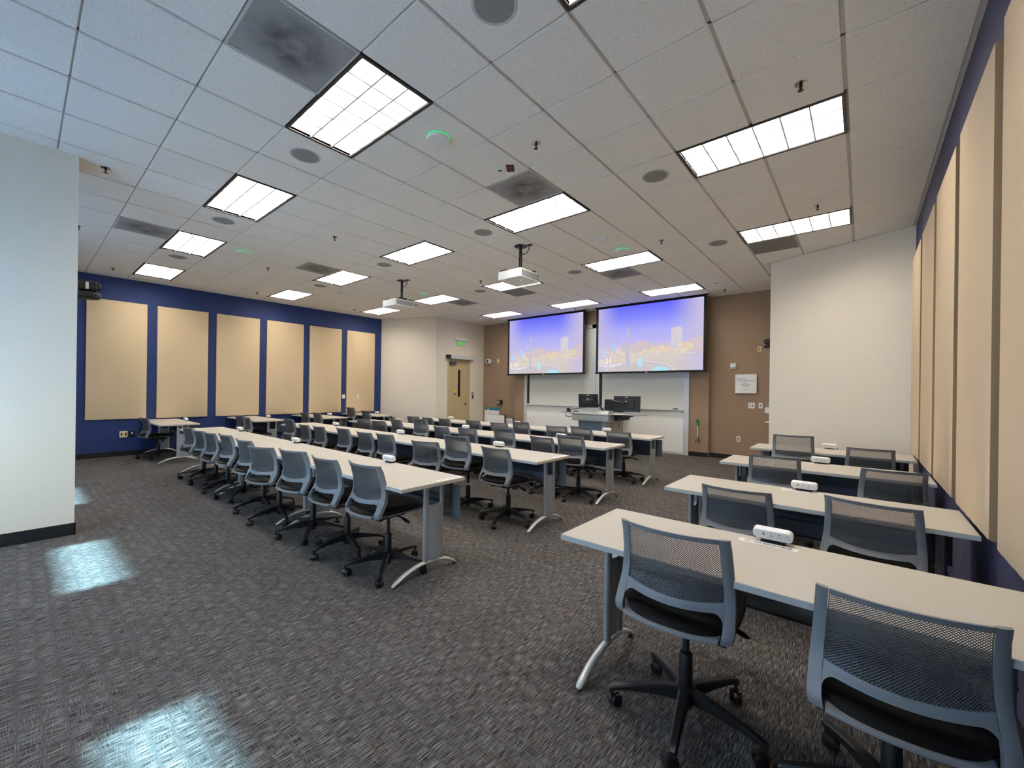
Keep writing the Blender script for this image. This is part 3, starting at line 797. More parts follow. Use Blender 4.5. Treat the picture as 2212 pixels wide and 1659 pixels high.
LL = [(-7.04, 1.38, 5, 0.822, 'the nearest table, its only chair'),
      (-6.82, 2.95, 4, 0.820, 'the second table, nearer the wall'),
      (-6.29, 2.94, -6, 0.810, 'the second table, aisle side'),
      (-7.02, 4.45, 0, 0.832, 'the third table, nearer the wall'),
      (-6.32, 4.44, -1, 0.858, 'the third table, aisle side'),
      (-7.31, 5.85, 0, 0.922, 'the farthest table, nearer the wall'),
      (-6.50, 5.84, -2, 0.858, 'the farthest table, aisle side')]
for x, y, rz, zt, l in LL:
    put_chair(x, y, rz, zt, 'grey swivel chair along the blue wall at ' + l, 'swivel chairs along the blue wall')

# ------------------------------------------------------------------ tables
TH = .735
lab_txt = text_mesh('DO NOT MOVE TABLES', .018, .0002, MT['ink'], bold=.0003)
def make_table(Lx, sticker):
    t = thing('training_table'); D = .62; h = Lx / 2
    mb = MB().rbox(-h, h, -D / 2, D / 2, TH - .028, TH, .006, 'z', 3, ch=.002)
    top = mb.build('tabletop', MT['top'], t, ang=30)
    e = MB().box(-h - .0006, h + .0006, -D / 2 - .0006, -D / 2 + .002, TH - .026, TH - .002).box(-h + .004, h - .004, D / 2 - .002, D / 2 + .0006, TH - .026, TH - .002)
    e.build('edge_band', MT['edge'], top, smooth=False)
    for s_ in (-1, 1):
        x = s_ * (h - .105)
        mb = MB()
        # oval front post and slimmer rear post
        for yy, ra, rb in ((-.005, .019, .026), (.150, .014, .018)):
            ring = 16; vs = []
            for z in (.095, TH - .030):
                for k in range(ring):
                    a = 2 * PI * k / ring; vs.append((x + ra * math.cos(a), yy + rb * math.sin(a), z))
            fs = [tuple(reversed(range(ring))), tuple(range(ring, 2 * ring))] + [(k, (k + 1) % ring, ring + (k + 1) % ring, ring + k) for k in range(ring)]
            mb.add(vs, fs)
        mb.box(x - .03, x + .03, -.24, .24, TH - .034, TH - .0285)
        lg = mb.build('leg', MT['silver'], t, ang=40)
        mb = MB(); F = []; B = []
        for k in range(9):
            y = .012 + .138 * k / 8; bx = s_ * (.014 + .016 * math.sin(PI * k / 8)); sag = .012 * math.sin(PI * k / 8)
            F.append([(x + bx, y, .118), (x + bx, y, .33), (x + bx, y, .548 - sag)]); B.append([(x - bx * .3, y, .118), (x - bx * .3, y, .33), (x - bx * .3, y, .548 - sag)])
        mb.gridsolid(F, B); mb.build('leg_panel', MT['silver'], lg, ang=40)
        mb = MB()
        pts = [(-.305, .010), (-.295, .016), (-.26, .034), (-.21, .058), (-.14, .082), (-.06, .098), (.03, .104), (.11, .099), (.18, .082), (.235, .060), (.28, .036), (.310, .014)]
        wid = [.010, .017, .020, .020, .0195, .0195, .020, .0195, .019, .019, .018, .010]
        hgt = [.007, .010, .013, .014, .015, .015, .015, .015, .014, .013, .010, .007]
        mb.tube([(x, y, z) for y, z in pts], wid, 12, hgt)
        mb.build('foot', MT['foot'], t, ang=50)
        g = MB()
        for y in (-.285, .290): g.cyl((x, y, 0), (x, y, .014), .014, n=12)
        g.build('glide', MT['black'], t)
    mb = MB().box(-h + .03, h - .03, .283, .286, .395, .665)
    mb.box(-h + .03, h - .03, .262, .286, .392, .396)
    mb.build('modesty_panel', MT['panel'], t, smooth=False)
    mb = MB().box(-h + .13, h - .13, .17, .262, .470, .473).box(-h + .13, h - .13, .17, .173, .473, .53).box(-h + .13, h - .13, .20, .262, .56, .563)
    for s_ in (-1, 1): mb.box(s_ * (h - .15) - .012, s_ * (h - .15) + .012, .165, .283, .47, TH - .0285)
    mb.build('cable_tray', MT['panel'], t, smooth=False)
    if sticker:
        st = MB().box(-.12, .12, -.024, .024, 0, .0006).build('sticker', MT['paper'], t, smooth=False)
        tx = link('sticker_lettering', lab_txt, st, (0, 0, .0009))
        if sticker == 'front': st.location = (.0, .225, TH + .0001)
        else: st.location = (h - .04, .17, TH + .0001); st.rotation_euler.z = R(90)
    return t
TL = 2.09
protoM = make_table(TL - .004, None); protoMs = make_table(TL - .004, 'end'); protoR = make_table(1.61, 'front'); protoL = make_table(1.82, 'front')
def put(proto, flag, x, yn, label, group):
    o = proto if not flag else dup(proto)
    o.location = (x, yn + .31, 0); return tag(o, label, 'table', group)
fm = False; fs_ = False
for r_, k in enumerate(('M1', 'M2', 'M3', 'M4')):
    for c in range(3):
        x = 1.295 - TL / 2 - c * TL
        nm = ('aisle-end', 'middle', 'far left')[c]
        lab = 'long white-topped training table, %s one of the %s' % (nm, ROWN[k])
        if c == 0: put(protoMs, fs_, x, ROWY[k], lab, 'training tables in the centre rows'); fs_ = True
        else: put(protoM, fm, x, ROWY[k], lab, 'training tables in the centre rows'); fm = True
RYN = [1.53, 2.95, 4.56, 6.10]
for n, y in enumerate(RYN):
    put(protoR, n > 0, 3.435, y, 'short white-topped table by the right wall, ' + ['nearest the camera', 'second from the camera', 'third from the camera', 'farthest from the camera'][n], 'training tables by the right wall')
LYN = [1.45, 3.02, 4.50, 5.90]
for n, y in enumerate(LYN):
    put(protoL, n > 0, -6.95, y, 'white-topped table against the blue wall, ' + ['nearest the pier', 'second from the pier', 'third from the pier', 'farthest from the pier'][n], 'training tables along the blue wall')

# ------------------------------------------------------------------ power strips on tables
def make_strip(cord):
    t = thing('power_strip')
    tl = Matrix.Rotation(R(12), 4, 'X')
    b = MB().rbox(-.115, .115, -.021, .021, .022, .092, .026, 'y', 7, M=tl, ch=.006).build('body', MT['white'], t, ang=40)
    mb = MB()
    for k in range(3):
        x = -.005 + k * .045
        mb.box(x - .0075, x - .0055, -.0225, -.020, .046, .057, M=tl); mb.box(x + .0085, x + .0105, -.0225, -.020, .044, .057, M=tl)
        mb.rbox(x - .002, x + .004, -.0225, -.020, .066, .072, .0025, 'y', 3, M=tl)
    mb.box(-.058, -.042, -.0225, -.020, .056, .061, M=tl); mb.box(-.056, -.045, -.0225, -.020, .067, .070, M=tl)
    mb.build('sockets', MT['dark'], b, smooth=False)
    mb = MB().box(-.072, .072, -.024, .024, 0, .003).box(-.045, .045, -.012, .012, .003, .022)
    for s_ in (-1, 1): mb.rbox(s_ * .062 - .010, s_ * .062 + .010, -.018, .018, .003, .022, .006, 'z', 3)
    mb.build('mounting_bracket', MT['black'], t)
    for c_ in t.children: c_.scale = (.70, 1.15, .76)
    if cord:
        pts = [(.05, .010, .022), (.08, .045, .01), (.11, .075, -.06), (.12, .085, -.18), (.12, .08, -.28), (.10, .03, -.30)]
        MB().tube(pts, .004, 8).build('cord', MT['black'], t)
    return t
pm = make_strip(False); pr = make_strip(True); f1 = f2 = False
for k in ('M1', 'M2', 'M3', 'M4'):
    for c in range(3):
        x = 1.295 - TL / 2 - c * TL + .02
        o = pm if not f1 else dup(pm); f1 = True
        o.location = (x, ROWY[k] + .62 - .030, TH)
        tag(o, 'white power strip on the %s table of the %s' % (('aisle-end', 'middle', 'far left')[c], ROWN[k]), 'power strip', 'white power strips clamped to the tables')
for n, y in enumerate(LYN):
    o = dup(pm); o.location = (-6.92, y + .592, TH)
    tag(o, 'white power strip on the blue wall table ' + ['nearest the pier', 'second from the pier', 'third from the pier', 'farthest from the pier'][n], 'power strip', 'white power strips clamped to the tables')
for n, y in enumerate(RYN):
    o = pr if not f2 else dup(pr); f2 = True
    o.location = (3.45, y + .595, TH)
    tag(o, 'white power strip on the %s above its printed sticker' % RN[n], 'power strip', 'white power strips clamped to the tables')

# ------------------------------------------------------------------ projection screens
def star_poly(cx, cz, rx, rz_, n=20, a0=0, a1=360):
    return [(cx + rx * math.cos(R(a0 + (a1 - a0) * k / n)), cz + rz_ * math.sin(R(a0 + (a1 - a0) * k / n))) for k in range(n if a1 - a0 == 360 else n + 1)]
def make_screen():
    t = thing('projection_screen'); W = 2.73; z0, z1 = 1.93, 3.665
    MB().box(-W / 2, W / 2, -.004, .004, z0 + .03, z1).build('border_fabric', MT['screenblk'], t, smooth=False)
    mb = MB().rbox(-W / 2 - .02, W / 2 + .02, -.014, .014, z0, z0 + .035, .01, 'x', 4)
    bar = mb.build('weight_bar', MT['screenblk'], t)
    MB().box(-.02, .035, -.0155, -.014, z0 + .010, z0 + .022).build('badge', MT['white'], bar, smooth=False)
    MB().box(-W / 2 - .03, W / 2 + .03, -.05, .05, CH - .012, CH + .05).build('housing_slot', MT['screenblk'], t, smooth=False)
    iw, x0 = W - .13, -(W - .13) / 2; iz0, iz1 = z0 + .045, z1 - .055; ih = iz1 - iz0
    MB().box(x0, -x0, -.0060, -.0045, iz0, iz1).build('projected_picture', MT['pict'], t, smooth=False)
    pc = [c for c in t.children if base_name(c) == 'projected_picture'][0]
    X = lambda a: x0 + a * iw
    Z = lambda b: iz0 + b * ih
    lay = [0]
    V = list(map(lambda v: tuple(v.co), pc.data.vertices)); Fc = [tuple(p.vertices) for p in pc.data.polygons]; Mi = [0] * len(Fc); ML = [MT['pict']]
    def shp(name, m, polys):
        lay[0] += 1; y = -.0062 - .0004 * lay[0]; mb = MB()
        for p in polys: mb.poly([(X(a), Z(b)) for a, b in p], y - .0002, y)
        if MT[m] not in ML: ML.append(MT[m])
        o = len(V); V.extend(mb.v); Fc.extend([tuple(i + o for i in f) for f in mb.f]); Mi.extend([ML.index(MT[m])] * len(mb.f))
    rc = lambda a0, a1, b0, b1: [(a0, b0), (a1, b0), (a1, b1), (a0, b1)]
    shp('tree_line', 'p_tree', [[(0, .26), (1, .26), (1, .47), (.93, .45), (.86, .40), (.74, .36), (.66, .36), (.56, .37), (.52, .42), (.47, .465), (.41, .45), (.35, .40), (.30, .35), (.24, .31), (.19, .30), (.14, .37), (.09, .40), (.05, .34), (0, .33)]])
    shp('autumn_trees', 'p_orange', [[(.52, .27), (.80, .27), (.93, .30), (.90, .38), (.80, .40), (.72, .35), (.66, .37), (.60, .35), (.55, .37)], [(.20, .27), (.27, .27), (.26, .32), (.21, .31)]])
    shp('tower_block', 'p_tower', [rc(.725, .825, .30, .60) + [], [(.735, .60), (.82, .60), (.815, .615), (.75, .615)]])
    shp('blue_tower', 'p_blue', [rc(.155, .195, .31, .44), rc(.03, .085, .24, .34), [(.03, .34), (.085, .34), (.075, .36), (.04, .355)], [(.262, .45), (.286, .45), (.275, .515)]])
    shp('stone_tower', 'p_grey', [rc(.262, .286, .31, .45), rc(.565, .585, .36, .42), [(.565, .42), (.585, .42), (.575, .445)], rc(.655, .675, .36, .40), rc(.69, .70, .36, .40)])
    rnd = random.Random(3); q = []
    for k in range(60):
        a = rnd.uniform(.10, .92); b = .255 + rnd.gauss(0, .018); w_ = rnd.uniform(.006, .03); q.append(rc(a, a + w_, b, b + rnd.uniform(.005, .014)))
    shp('street_lights', 'p_yellow', q)
    q = []
    for k in range(26):
        a = rnd.uniform(.45, .62) if k % 2 else rnd.uniform(.75, .88); b = rnd.uniform(.23, .32); q.append(rc(a, a + rnd.uniform(.01, .04), b, b + rnd.uniform(.004, .014)))
    for a, b in ((.645, .34), (.805, .36), (.90, .355)): q.append(star_poly(a, b, .012, .02, 10))
    shp('lit_lawn', 'p_lime', q)
    q = []
    for k in range(46): a = rnd.uniform(.02, .28); b = rnd.uniform(.25, .32); q.append(rc(a, a + rnd.uniform(.002, .012), b, b + .006))
    for k in range(40): a = rnd.uniform(.73, .82); b = rnd.uniform(.40, .60); q.append(rc(a, a + .005, b, b + .007))
    shp('lit_windows', 'p_white', q)
    shp('plaza', 'p_sand', [[(.0, .18), (.30, .20), (.42, .185), (.42, .165), (.2, .16), (.0, .12)]])
    ring = star_poly(.42, .0, .34, .155, 30, 0, 180); shp('fountain_rim', 'p_rim', [ring])
    shp('fountain_basin', 'p_basin', [star_poly(.42, .0, .325, .143, 30, 0, 180)])
    shp('fountain_inner_rim', 'p_rim', [star_poly(.36, .0, .235, .125, 30, 0, 180)]); shp('fountain_inner_pool', 'p_basin', [star_poly(.36, .0, .228, .119, 30, 0, 180)])
    shp('obelisk', 'p_grey', [[(.300, .08), (.345, .08), (.326, .30), (.329, .62), (.322, .70), (.312, .60), (.303, .30)]])
    shp('fountain_water', 'p_cyan', [star_poly(.44, .13, .024, .075, 20), [(.55, .0), (.58, .05), (.63, .07), (.70, .045), (.72, .0)]])
    me = bpy.data.meshes.new('projected_picture'); me.from_pydata(V, [], Fc)
    for m_ in ML: me.materials.append(m_)
    for p_, i_ in zip(me.polygons, Mi): p_.material_index = i_
    pc.data = me
    MT.setdefault('p_text', emis('projected_lettering', (255, 255, 255), SCR * 1.05))
    a = link('clock_text', text_mesh('1:21', ih * .125, .0002, MT['p_text'], 'LEFT'), pc, (X(.02), -.0145, Z(.165))); a.rotation_euler = (R(90), 0, 0)
    a = link('date_text', text_mesh('Friday, April 19', ih * .058, .0002, MT['p_text'], 'LEFT'), pc, (X(.02), -.0145, Z(.098))); a.rotation_euler = (R(90), 0, 0)
    return t
s1 = make_screen(); s1.location = (-.235, 9.62, 0); tag(s1, 'right-hand projection screen showing a night city skyline', 'projection screen', 'lowered projection screens')
s2 = dup(s1); s2.location = (-3.30, 9.62, 0); tag(s2, 'left-hand projection screen showing a night city skyline', 'projection screen', 'lowered projection screens')

# ------------------------------------------------------------------ whiteboards
YW = 9.88
def board(x0, x1, l0, l1, label):
    # x0..x1 overall, l0/l1 widths of side stiles
    t = thing('sliding_whiteboard', ((x0 + x1) / 2, YW, 0), 0, label, 'whiteboard', 'sliding whiteboards on the front wall')
    o = (x0 + x1) / 2; a, b = x0 - o, x1 - o
    mb = MB()
    mb.box(a, a + l0, -.035, -.001, 0, 3.28); mb.box(b - l1, b, -.035, -.001, 0, 3.28); mb.box(a, b, -.035, -.001, 3.18, 3.28); mb.box(a + l0, b - l1, -.03, -.001, 0, .05)
    mb.build('frame', MT['alu'], t, smooth=False)
    MB().box(a + l0, a + l0 + .085, -.012, -.002, 1.06, 3.18).build('side_track', MT['black'], t, smooth=False)
    MB().box(a + l0 + .085, b - l1, -.018, -.006, 1.07, 3.17).build('upper_board', MT['greyb'], t, smooth=False)
    MB().box(a + l0, b - l1, -.024, -.012, .05, 1.03).build('lower_board', MT['whiteb'], t, smooth=False)
    mb = MB().box(a + l0 - .01, b - l1 + .01, -.085, -.026, 1.035, 1.045).box(a + l0 - .01, b - l1 + .01, -.088, -.082, 1.035, 1.06)
    mb.box(a + l0, b - l1, -.03, -.02, 1.03, 1.075)
    mb.build('marker_tray', MT['alu'], t, smooth=False)
    return t
board(-4.18, -1.725, .11, .115, 'left sliding whiteboard, behind the left-hand screen')
board(-1.72, .70, .10, .125, 'right sliding whiteboard, behind the lectern')
o = MB().box(.36, .46, 9.80, 9.84, 1.0605, 1.085).build('eraser', MT['black'], smooth=False)
tag(o, 'dark eraser lying at the right end of the marker tray', 'eraser')
# ------------------------------------------------------------------ door
d1 = tag(MB().box(XD - .09, XD - .045, DY0 + .012, DY1 - .012, .01, DZ - .012).build('door_1', MT['doorp'], smooth=False), kind='structure')
MB().box(XD - .046, XD - .043, 8.87, 8.965, 1.24, 2.10).build('vision_glass', MT['tglass'], d1, smooth=False)
mb = MB(); mb.cyl((XD - .045, 9.215, 1.01), (XD - .02, 9.215, 1.01), .028, n=16); mb.tube([(XD - .02, 9.215, 1.01), (XD + .005, 9.215, 1.01), (XD + .01, 9.19, 1.01), (XD + .01, 9.12, 1.005)], .009, 8)
mb.build('lever_handle', MT['bronze'], d1)
MB().lathe([(.055, 0), (.055, .001)], 24, Matrix.Translation((XD - .0445, 8.745, 1.415)) @ Matrix.Rotation(R(90), 4, 'Y')).build('round_sticker', MT['yellow'], d1)
MB().box(XD - .0445, XD - .0435, 8.69, 8.80, 1.30, 1.35).build('caution_sticker', MT['purple'], d1, smooth=False)
mb = MB().box(XD - .045, XD + .005, 8.50, 8.76, 2.25, 2.34)
cl = mb.build('door_closer', mat('closer_grey', (92, 88, 92), .4, metal=.4), d1, smooth=False)
MB().tube([(XD - .01, 8.70, 2.345), (XD + .02, 8.60, 2.365), (XD + .03, 8.78, 2.385)], .008, 6).build('closer_arm', MT['alu'], cl)
mb = MB(); 
for (a, b) in ((DY0 - .045, DY0 + .01), (DY1 - .01, DY1 + .045)): mb.box(XD - .13, XD + .012, a, b, 0, DZ + .045)
mb.box(XD - .13, XD + .012, DY0 - .045, DY1 + .045, DZ - .01, DZ + .045)
struct('trim_2', mb, MT['framep'], smooth=False)
t = thing('door_operator', (XD + .012, 8.875, 2.49), 0, 'long aluminium automatic door operator above the door', 'door operator')
MB().box(.001, .10, -.44, .565, -.055, .055).build('cover', MT['alu'], t, smooth=False)
MB().box(.001, .102, -.565, -.44, -.057, .057).build('end_cap', MT['black'], t, smooth=False)
t = thing('exit_sign', (XD + .001, 8.905, 3.07), 0, 'green EXIT sign on the wall above the door', 'exit sign')
MB().box(0, .05, -.245, .245, -.045, .045).build('housing', MT['white'], t, smooth=False)
m_ac = mat('clear_acrylic', (205, 215, 205), .15)
m_ac.node_tree.nodes['Principled BSDF'].inputs['Alpha'].default_value = .12
MB().box(.022, .027, -.20, .24, -.23, -.045).build('acrylic_panel', m_ac, t, smooth=False)
a = link('exit_letters', text_mesh('EXIT', .165, .001, MT['gexit'], bold=.001), t, (.029, .02, -.137)); a.rotation_euler = (R(90), 0, R(90))
def wbox(name, label, cat, x, y, z, w, h, d, m, axis='y', parts=(), group=None):
    """device on a wall; axis y: wall faces -Y; x: wall faces +X"""
    rz = 0 if axis == 'y' else R(90)
    t = thing(name, (x, y, z), rz, label, cat, group)
    MB().rbox(-w / 2, w / 2, -d, .001, -h / 2, h / 2, min(w, h) * .1, 'y', 3, ch=min(.003, d * .3)).build('plate', m, t)
    for nm, a0, a1, b0, b1, dd, mm in parts: MB().box(a0, a1, -d - dd, -d + .001, b0, b1).build(nm, mm, t, smooth=False)
    return t
SK = [('socket', -.016, .016, .008, .034, .002, MT['dark']), ('socket', -.016, .016, -.034, -.008, .002, MT['dark'])]
RKS = [('socket', -.016, .016, .008, .034, .002, MT['red']), ('socket', -.016, .016, -.034, -.008, .002, MT['red'])]
wbox('light_switch', 'brown card switch by the door, upper one of two', 'switch', XD, 9.50, 1.33, .10, .10, .012, MT['bronze'], 'x', [('rocker', -.03, .03, -.03, .03, .003, MT['white'])])
wbox('light_switch', 'small brown switch by the door, lower one of two', 'switch', XD, 9.50, 1.22, .08, .10, .012, MT['bronze'], 'x', [('rocker', -.015, .015, -.02, .02, .003, MT['ivory'])])
wbox('alarm_strobe', 'white wall strobe left of the left screen', 'alarm', -5.80, YF, 2.43, .17, .14, .09, MT['white'], 'y', [('lens', -.03, .03, -.05, .05, .01, MT['dark'])])
wbox('wall_plate', 'narrow dark plate beside the white strobe', 'wall plate', -5.60, YF, 2.43, .07, .115, .01, MT['bronze'], 'y', [('socket', -.02, .02, -.03, .03, .003, MT['ivory'])])
wbox('wall_plate', 'ivory blank plate between strobe and left screen', 'wall plate', -5.405, YF, 2.43, .08, .12, .01, MT['ivory'])
wbox('wall_outlet', 'brown outlet nearest the left screen, high on the wall', 'outlet', -5.19, YF, 2.43, .07, .115, .01, MT['brown'], 'y', RKS)
wbox('card_reader', 'black control box low on the brown wall left of boards', 'control box', -5.29, YF, 1.075, .20, .15, .08, MT['black'], 'y', [('face', -.09, .03, -.05, .05, .003, MT['speaker'])])
wbox('wall_strobe', 'cream fire alarm strobe above the white plaque', 'alarm', 1.59, YF, 2.065, .12, .13, .02, MT['ivory'], 'y', [('lens', -.045, .045, -.02, .015, .03, MT['chrome'])])
wbox('wall_outlet', 'white outlet with dark sockets high on the brown wall', 'outlet', 2.09, YF, 2.415, .065, .115, .01, MT['ivory'], 'y', RKS)
wbox('light_switch', 'wide double light switch on the brown wall', 'switch', 1.955, YF, 1.20, .125, .12, .008, MT['white'], 'y', [('rocker', -.035, -.015, -.03, .03, .004, MT['speaker']), ('rocker', .015, .035, -.03, .03, .004, MT['speaker'])])
wbox('light_switch', 'narrow single light switch right of the double switch', 'switch', 2.125, YF, 1.205, .072, .12, .008, MT['white'], 'y', [('rocker', -.01, .01, -.03, .03, .004, MT['speaker'])])
wbox('wall_outlet', 'white outlet low on the brown wall below the plaque', 'outlet', 1.71, YF, .455, .07, .12, .01, MT['white'], 'y', SK)
wbox('wall_outlet', 'yellowish double-gang outlet low on the blue wall', 'outlet', XL, 1.195, .445, .125, .13, .03, MT['ivory'], 'x', [('socket', -.045, -.02, -.03, .03, .002, MT['dark']), ('socket', .02, .045, -.03, .03, .002, MT['dark'])])
wbox('wall_outlet', 'dark outlet with a plug beside the yellowish outlet', 'outlet', XL, 1.325, .445, .09, .13, .012, MT['bronze'], 'x', [('socket', -.016, .016, .0, .034, .004, MT['white']), ('socket', -.016, .016, -.04, -.01, .02, MT['black'])])
wbox('light_switch', 'white wall control beside the fifth blue wall panel', 'switch', XL, 5.945, 1.22, .075, .12, .05, MT['white'], 'x', [('rocker', -.012, .012, -.02, .02, .004, MT['hous'])])
wbox('light_switch', 'white switch on the farthest blue wall panel', 'switch', XL + .047, 6.39, 1.205, .07, .115, .012, MT['white'], 'x', [('rocker', -.01, .01, -.02, .02, .004, MT['hous'])])
# plaque
t = thing('plaque', (1.845, YF, 1.67), 0, 'square white dedication plaque with dark lettering on the brown wall', 'plaque')
MB().box(-.205, .205, -.045, -.037, -.205, .205).build('panel', MT['whiteb'], t, smooth=False)
mb = MB()
for a in (-1, 1):
    for b in (-1, 1): mb.cyl((a * .17, .002, b * .17), (a * .17, -.050, b * .17), .008, n=10)
mb.build('standoffs', MT['chrome'], t)
MB().box(-.235, -.005, -.060, -.052, .108, .122).build('metal_strip', MT['alu'], t, smooth=False)
for body, sz, z in (('Sky-Edison Media Classroom', .027, .062), ('In support of', .015, .005), ('technology learning and research', .015, -.018), ('The Family Foundation', .015, -.041), ('Community Fund', .015, -.064), ('March 2005', .015, -.130)):
    a = link('lettering', text_mesh(body, sz, .0003, MT['ink'], bold=.0004), t, (0, -.0455, z)); a.rotation_euler = (R(90), 0, 0)
# soap dispenser and tray, camera on the alcove side wall
t = thing('soap_dispenser', (2.405, 9.45, 1.2), 0, 'white hand sanitizer dispenser at the right end of the brown wall', 'dispenser')
MB().rbox(-.10, .06, -.06, .06, -.01, .10, .02, 'y', 4, ch=.006).build('cover', MT['speaker'], t)
MB().rbox(-.11, .06, -.065, .065, -.13, -.011, .02, 'y', 4, ch=.006).build('reservoir', MT['white'], t)
o = MB().rbox(2.30, 2.425, 9.37, 9.53, .885, .90, .02, 'z', 4, ch=.003).build('drip_tray', MT['white'], ang=40); tag(o, 'thin white drip tray below the sanitizer dispenser', 'tray')
def ptz(loc, rz, label):
    t = thing('wall_camera', loc, rz, label, 'camera', 'black conference cameras')
    MB().rbox(-.075, .075, .0, .15, -.085, -.035, .06, 'z', 8, ch=.012).build('base', MT['black'], t)
    MB().lathe([(.040, -.036), (.036, -.02), (.0001, -.019)], 20, Matrix.Translation((0, .07, 0))).build('neck', MT['black'], t)
    hd = MB().rbox(-.045, .045, .015, .125, -.02, .075, .02, 'y', 5, ch=.006).build('head', MT['black'], t)
    mb = MB().lathe([(.034, 0), (.036, .012), (.030, .022), (.024, .020), (.0001, .012)], 24, Matrix.Translation((0, .125, .028)) @ Matrix.Rotation(R(-90), 4, 'X'))
    mb.build('lens', MT['dark'], hd)
    MB().box(.0445, .0460, .055, .073, -.005, .055).build('label_sticker', MT['paper'], hd, smooth=False)
    MB().tube([(-.01, -.002, .02), (0, .01, .03), (.01, .022, .03)], .004, 6).build('cable', MT['teal'], t)
    MB().box(-.035, .035, .0005, .06, -.075, -.06).box(-.035, .035, .0005, .006, -.12, .02).build('bracket', MT['bronze'], t, smooth=False)
    t.scale = (1.15, 1.25, 1.15)
    return t
ptz((-2.30, .143, 2.43), 0, 'black conference camera on a bracket at the pier corner')
ptz((2.46, 9.35, 2.46), R(97), 'black conference camera at the right end of the brown wall')

# ------------------------------------------------------------------ grabber tool
t = thing('litter_picker', (.90, YW, 0), 0, 'green-handled reaching grabber tool hanging beside the right whiteboard', 'grabber')
MB().cyl((0, -.02, .44), (0, -.02, .72), .010, n=12).build('shaft', MT['white'], t)
MB().tube([(0, -.02, .70), (.008, -.02, .76), (.006, -.02, .80), (-.02, -.02, .84), (-.035, -.02, .825), (-.025, -.02, .79)], [.016, .02, .022, .024, .018, .012], 10).build('grip', MT['green'], t)
MB().tube([(0, -.02, .45), (0, -.02, .41), (0, -.02, .37)], [.012, .018, .024], 10).build('jaw_housing', MT['green'], t)
mb = MB()
for s_ in (-1, 1): mb.tube([(0, -.02, .375), (s_ * .05, -.02, .365), (s_ * .062, -.02, .34), (s_ * .055, -.02, .32)], .005, 6)
mb.build('jaws', MT['black'], t)
MB().box(-.006, .006, -.012, -.0005, .76, .785).build('hook', MT['chrome'], t, smooth=False)

# ------------------------------------------------------------------ easel pad and folded boards
t = thing('flip_chart', (-5.33, 9.60, 0), 0, 'flip chart pad with teal header by the brown wall corner', 'flip chart')
tl = Matrix.Rotation(R(-4), 4, 'X')
MB().box(-.31, .31, -.02, 0, .18, .82, M=tl).build('paper_pad', MT['paper'], t, smooth=False)
h_ = MB().box(-.31, .31, -.024, .004, .82, .905, M=tl).build('header', MT['teal'], t, smooth=False)
MB().lathe([(.022, 0), (.022, .001)], 20, tl @ Matrix.Translation((-.16, -.0245, .862)) @ Matrix.Rotation(R(90), 4, 'X')).build('emblem', MT['paper'], h_)
mb = MB()
for s_ in (-1, 1): mb.cyl((s_ * .28, .02, 0.0), (s_ * .22, .05, .80), .012, n=8)
mb.cyl((0, .30, 0), (0, .06, .8), .012, n=8); mb.box(-.30, .30, -.04, .0, .15, .18); mb.box(-.26, .26, .065, .09, .76, .80)
mb.build('easel_frame', MT['black'], t)
def nest(x, y, w, h, label):
    t = thing('portable_whiteboard', (x, y, 0), 0, label, 'whiteboard', 'small portable whiteboards by the flip chart')
    MB().rbox(-w / 2, w / 2, -.01, .01, .30, h, .06, 'y', 6).build('board', MT['whiteb'], t)
    MB().rbox(-w / 2 - .006, w / 2 + .035, .011, .04, .29, h + .006, .065, 'y', 6).build('backing', MT['black'], t)
    MB().box(-w / 2 + .05, -w / 2 + .08, .0, .03, 0, .31).box(w / 2 - .08, w / 2 - .05, .0, .03, 0, .31).box(-w / 2 + .04, -w / 2 + .09, -.2, .2, 0, .03).box(w / 2 - .09, w / 2 - .04, -.2, .2, 0, .03).build('stand', MT['black'], t, smooth=False)
nest(-4.92, 9.36, .74, .70, 'rounded portable whiteboard with black edge beside the flip chart')
nest(-4.66, 9.62, .44, .60, 'smaller portable whiteboard tucked behind the larger one')

# ------------------------------------------------------------------ lectern
LX, LY = -.86, 8.0
m_lec = mat('lectern_grey', (164, 166, 164), .42, metal=.25); m_lec2 = mat('lectern_light_grey', (150, 152, 149), .4, metal=.15); m_lb = mat('lectern_blue_grey_glass', (112, 130, 142), .25)
m_lt = mat('lectern_taupe', (186, 178, 168), .5)
t = thing('lectern', (LX, LY, 0), 0, 'grey wheeled media lectern in front of the whiteboards', 'lectern')
MB().box(-.45, .45, .0, 1.1, .80, .94).build('drawer_housing', m_lec, t, bevel=.006)
MB().box(-.34, .34, -.008, .002, .815, .925).build('drawer_front', m_lec2, t, smooth=False)
mb = MB().rbox(-.47, .47, -.02, 1.15, .94, .965, .03, 'z', 4, ch=.004); mb.build('worktop', m_lec2, t)
mb = MB(); F = [[(-.40, .10, .965), (-.34, .20, 1.03)], [(.40, .10, .965), (.36, .20, 1.03)]]; B = [[(-.40, .45, .965), (-.34, .42, 1.03)], [(.40, .45, .965), (.36, .42, 1.03)]]
mb.gridsolid(F, B).build('raised_hood', m_lec2, t, smooth=False)
cb = MB().box(-.36, .34, .12, 1.0, .07, .80).build('cabinet', m_lt, t, bevel=.004)
MB().box(-.33, .23, .112, .120, .12, .775).build('front_door', m_lb, cb, smooth=False)
mb = MB()
for y in (.32, .72):
    for k in range(4): mb.box(.340, .343, y, y + .11, .74 - k * .035, .75 - k * .035)
mb.build('vent_slots', MT['dark'], cb, smooth=False)
MB().box(.24, .36, .10, .16, .07, .80).build('corner_post', m_lec, cb, smooth=False)
MB().box(-.40, .38, .08, 1.04, .04, .07).build('plinth', MT['black'], t, smooth=False)
mb = MB()
for x in (-.34, .32):
    for y in (.15, .97): mb.cyl((x - .012, y, .025), (x + .012, y, .025), .025, n=14)
mb.build('wheels', MT['black'], t)
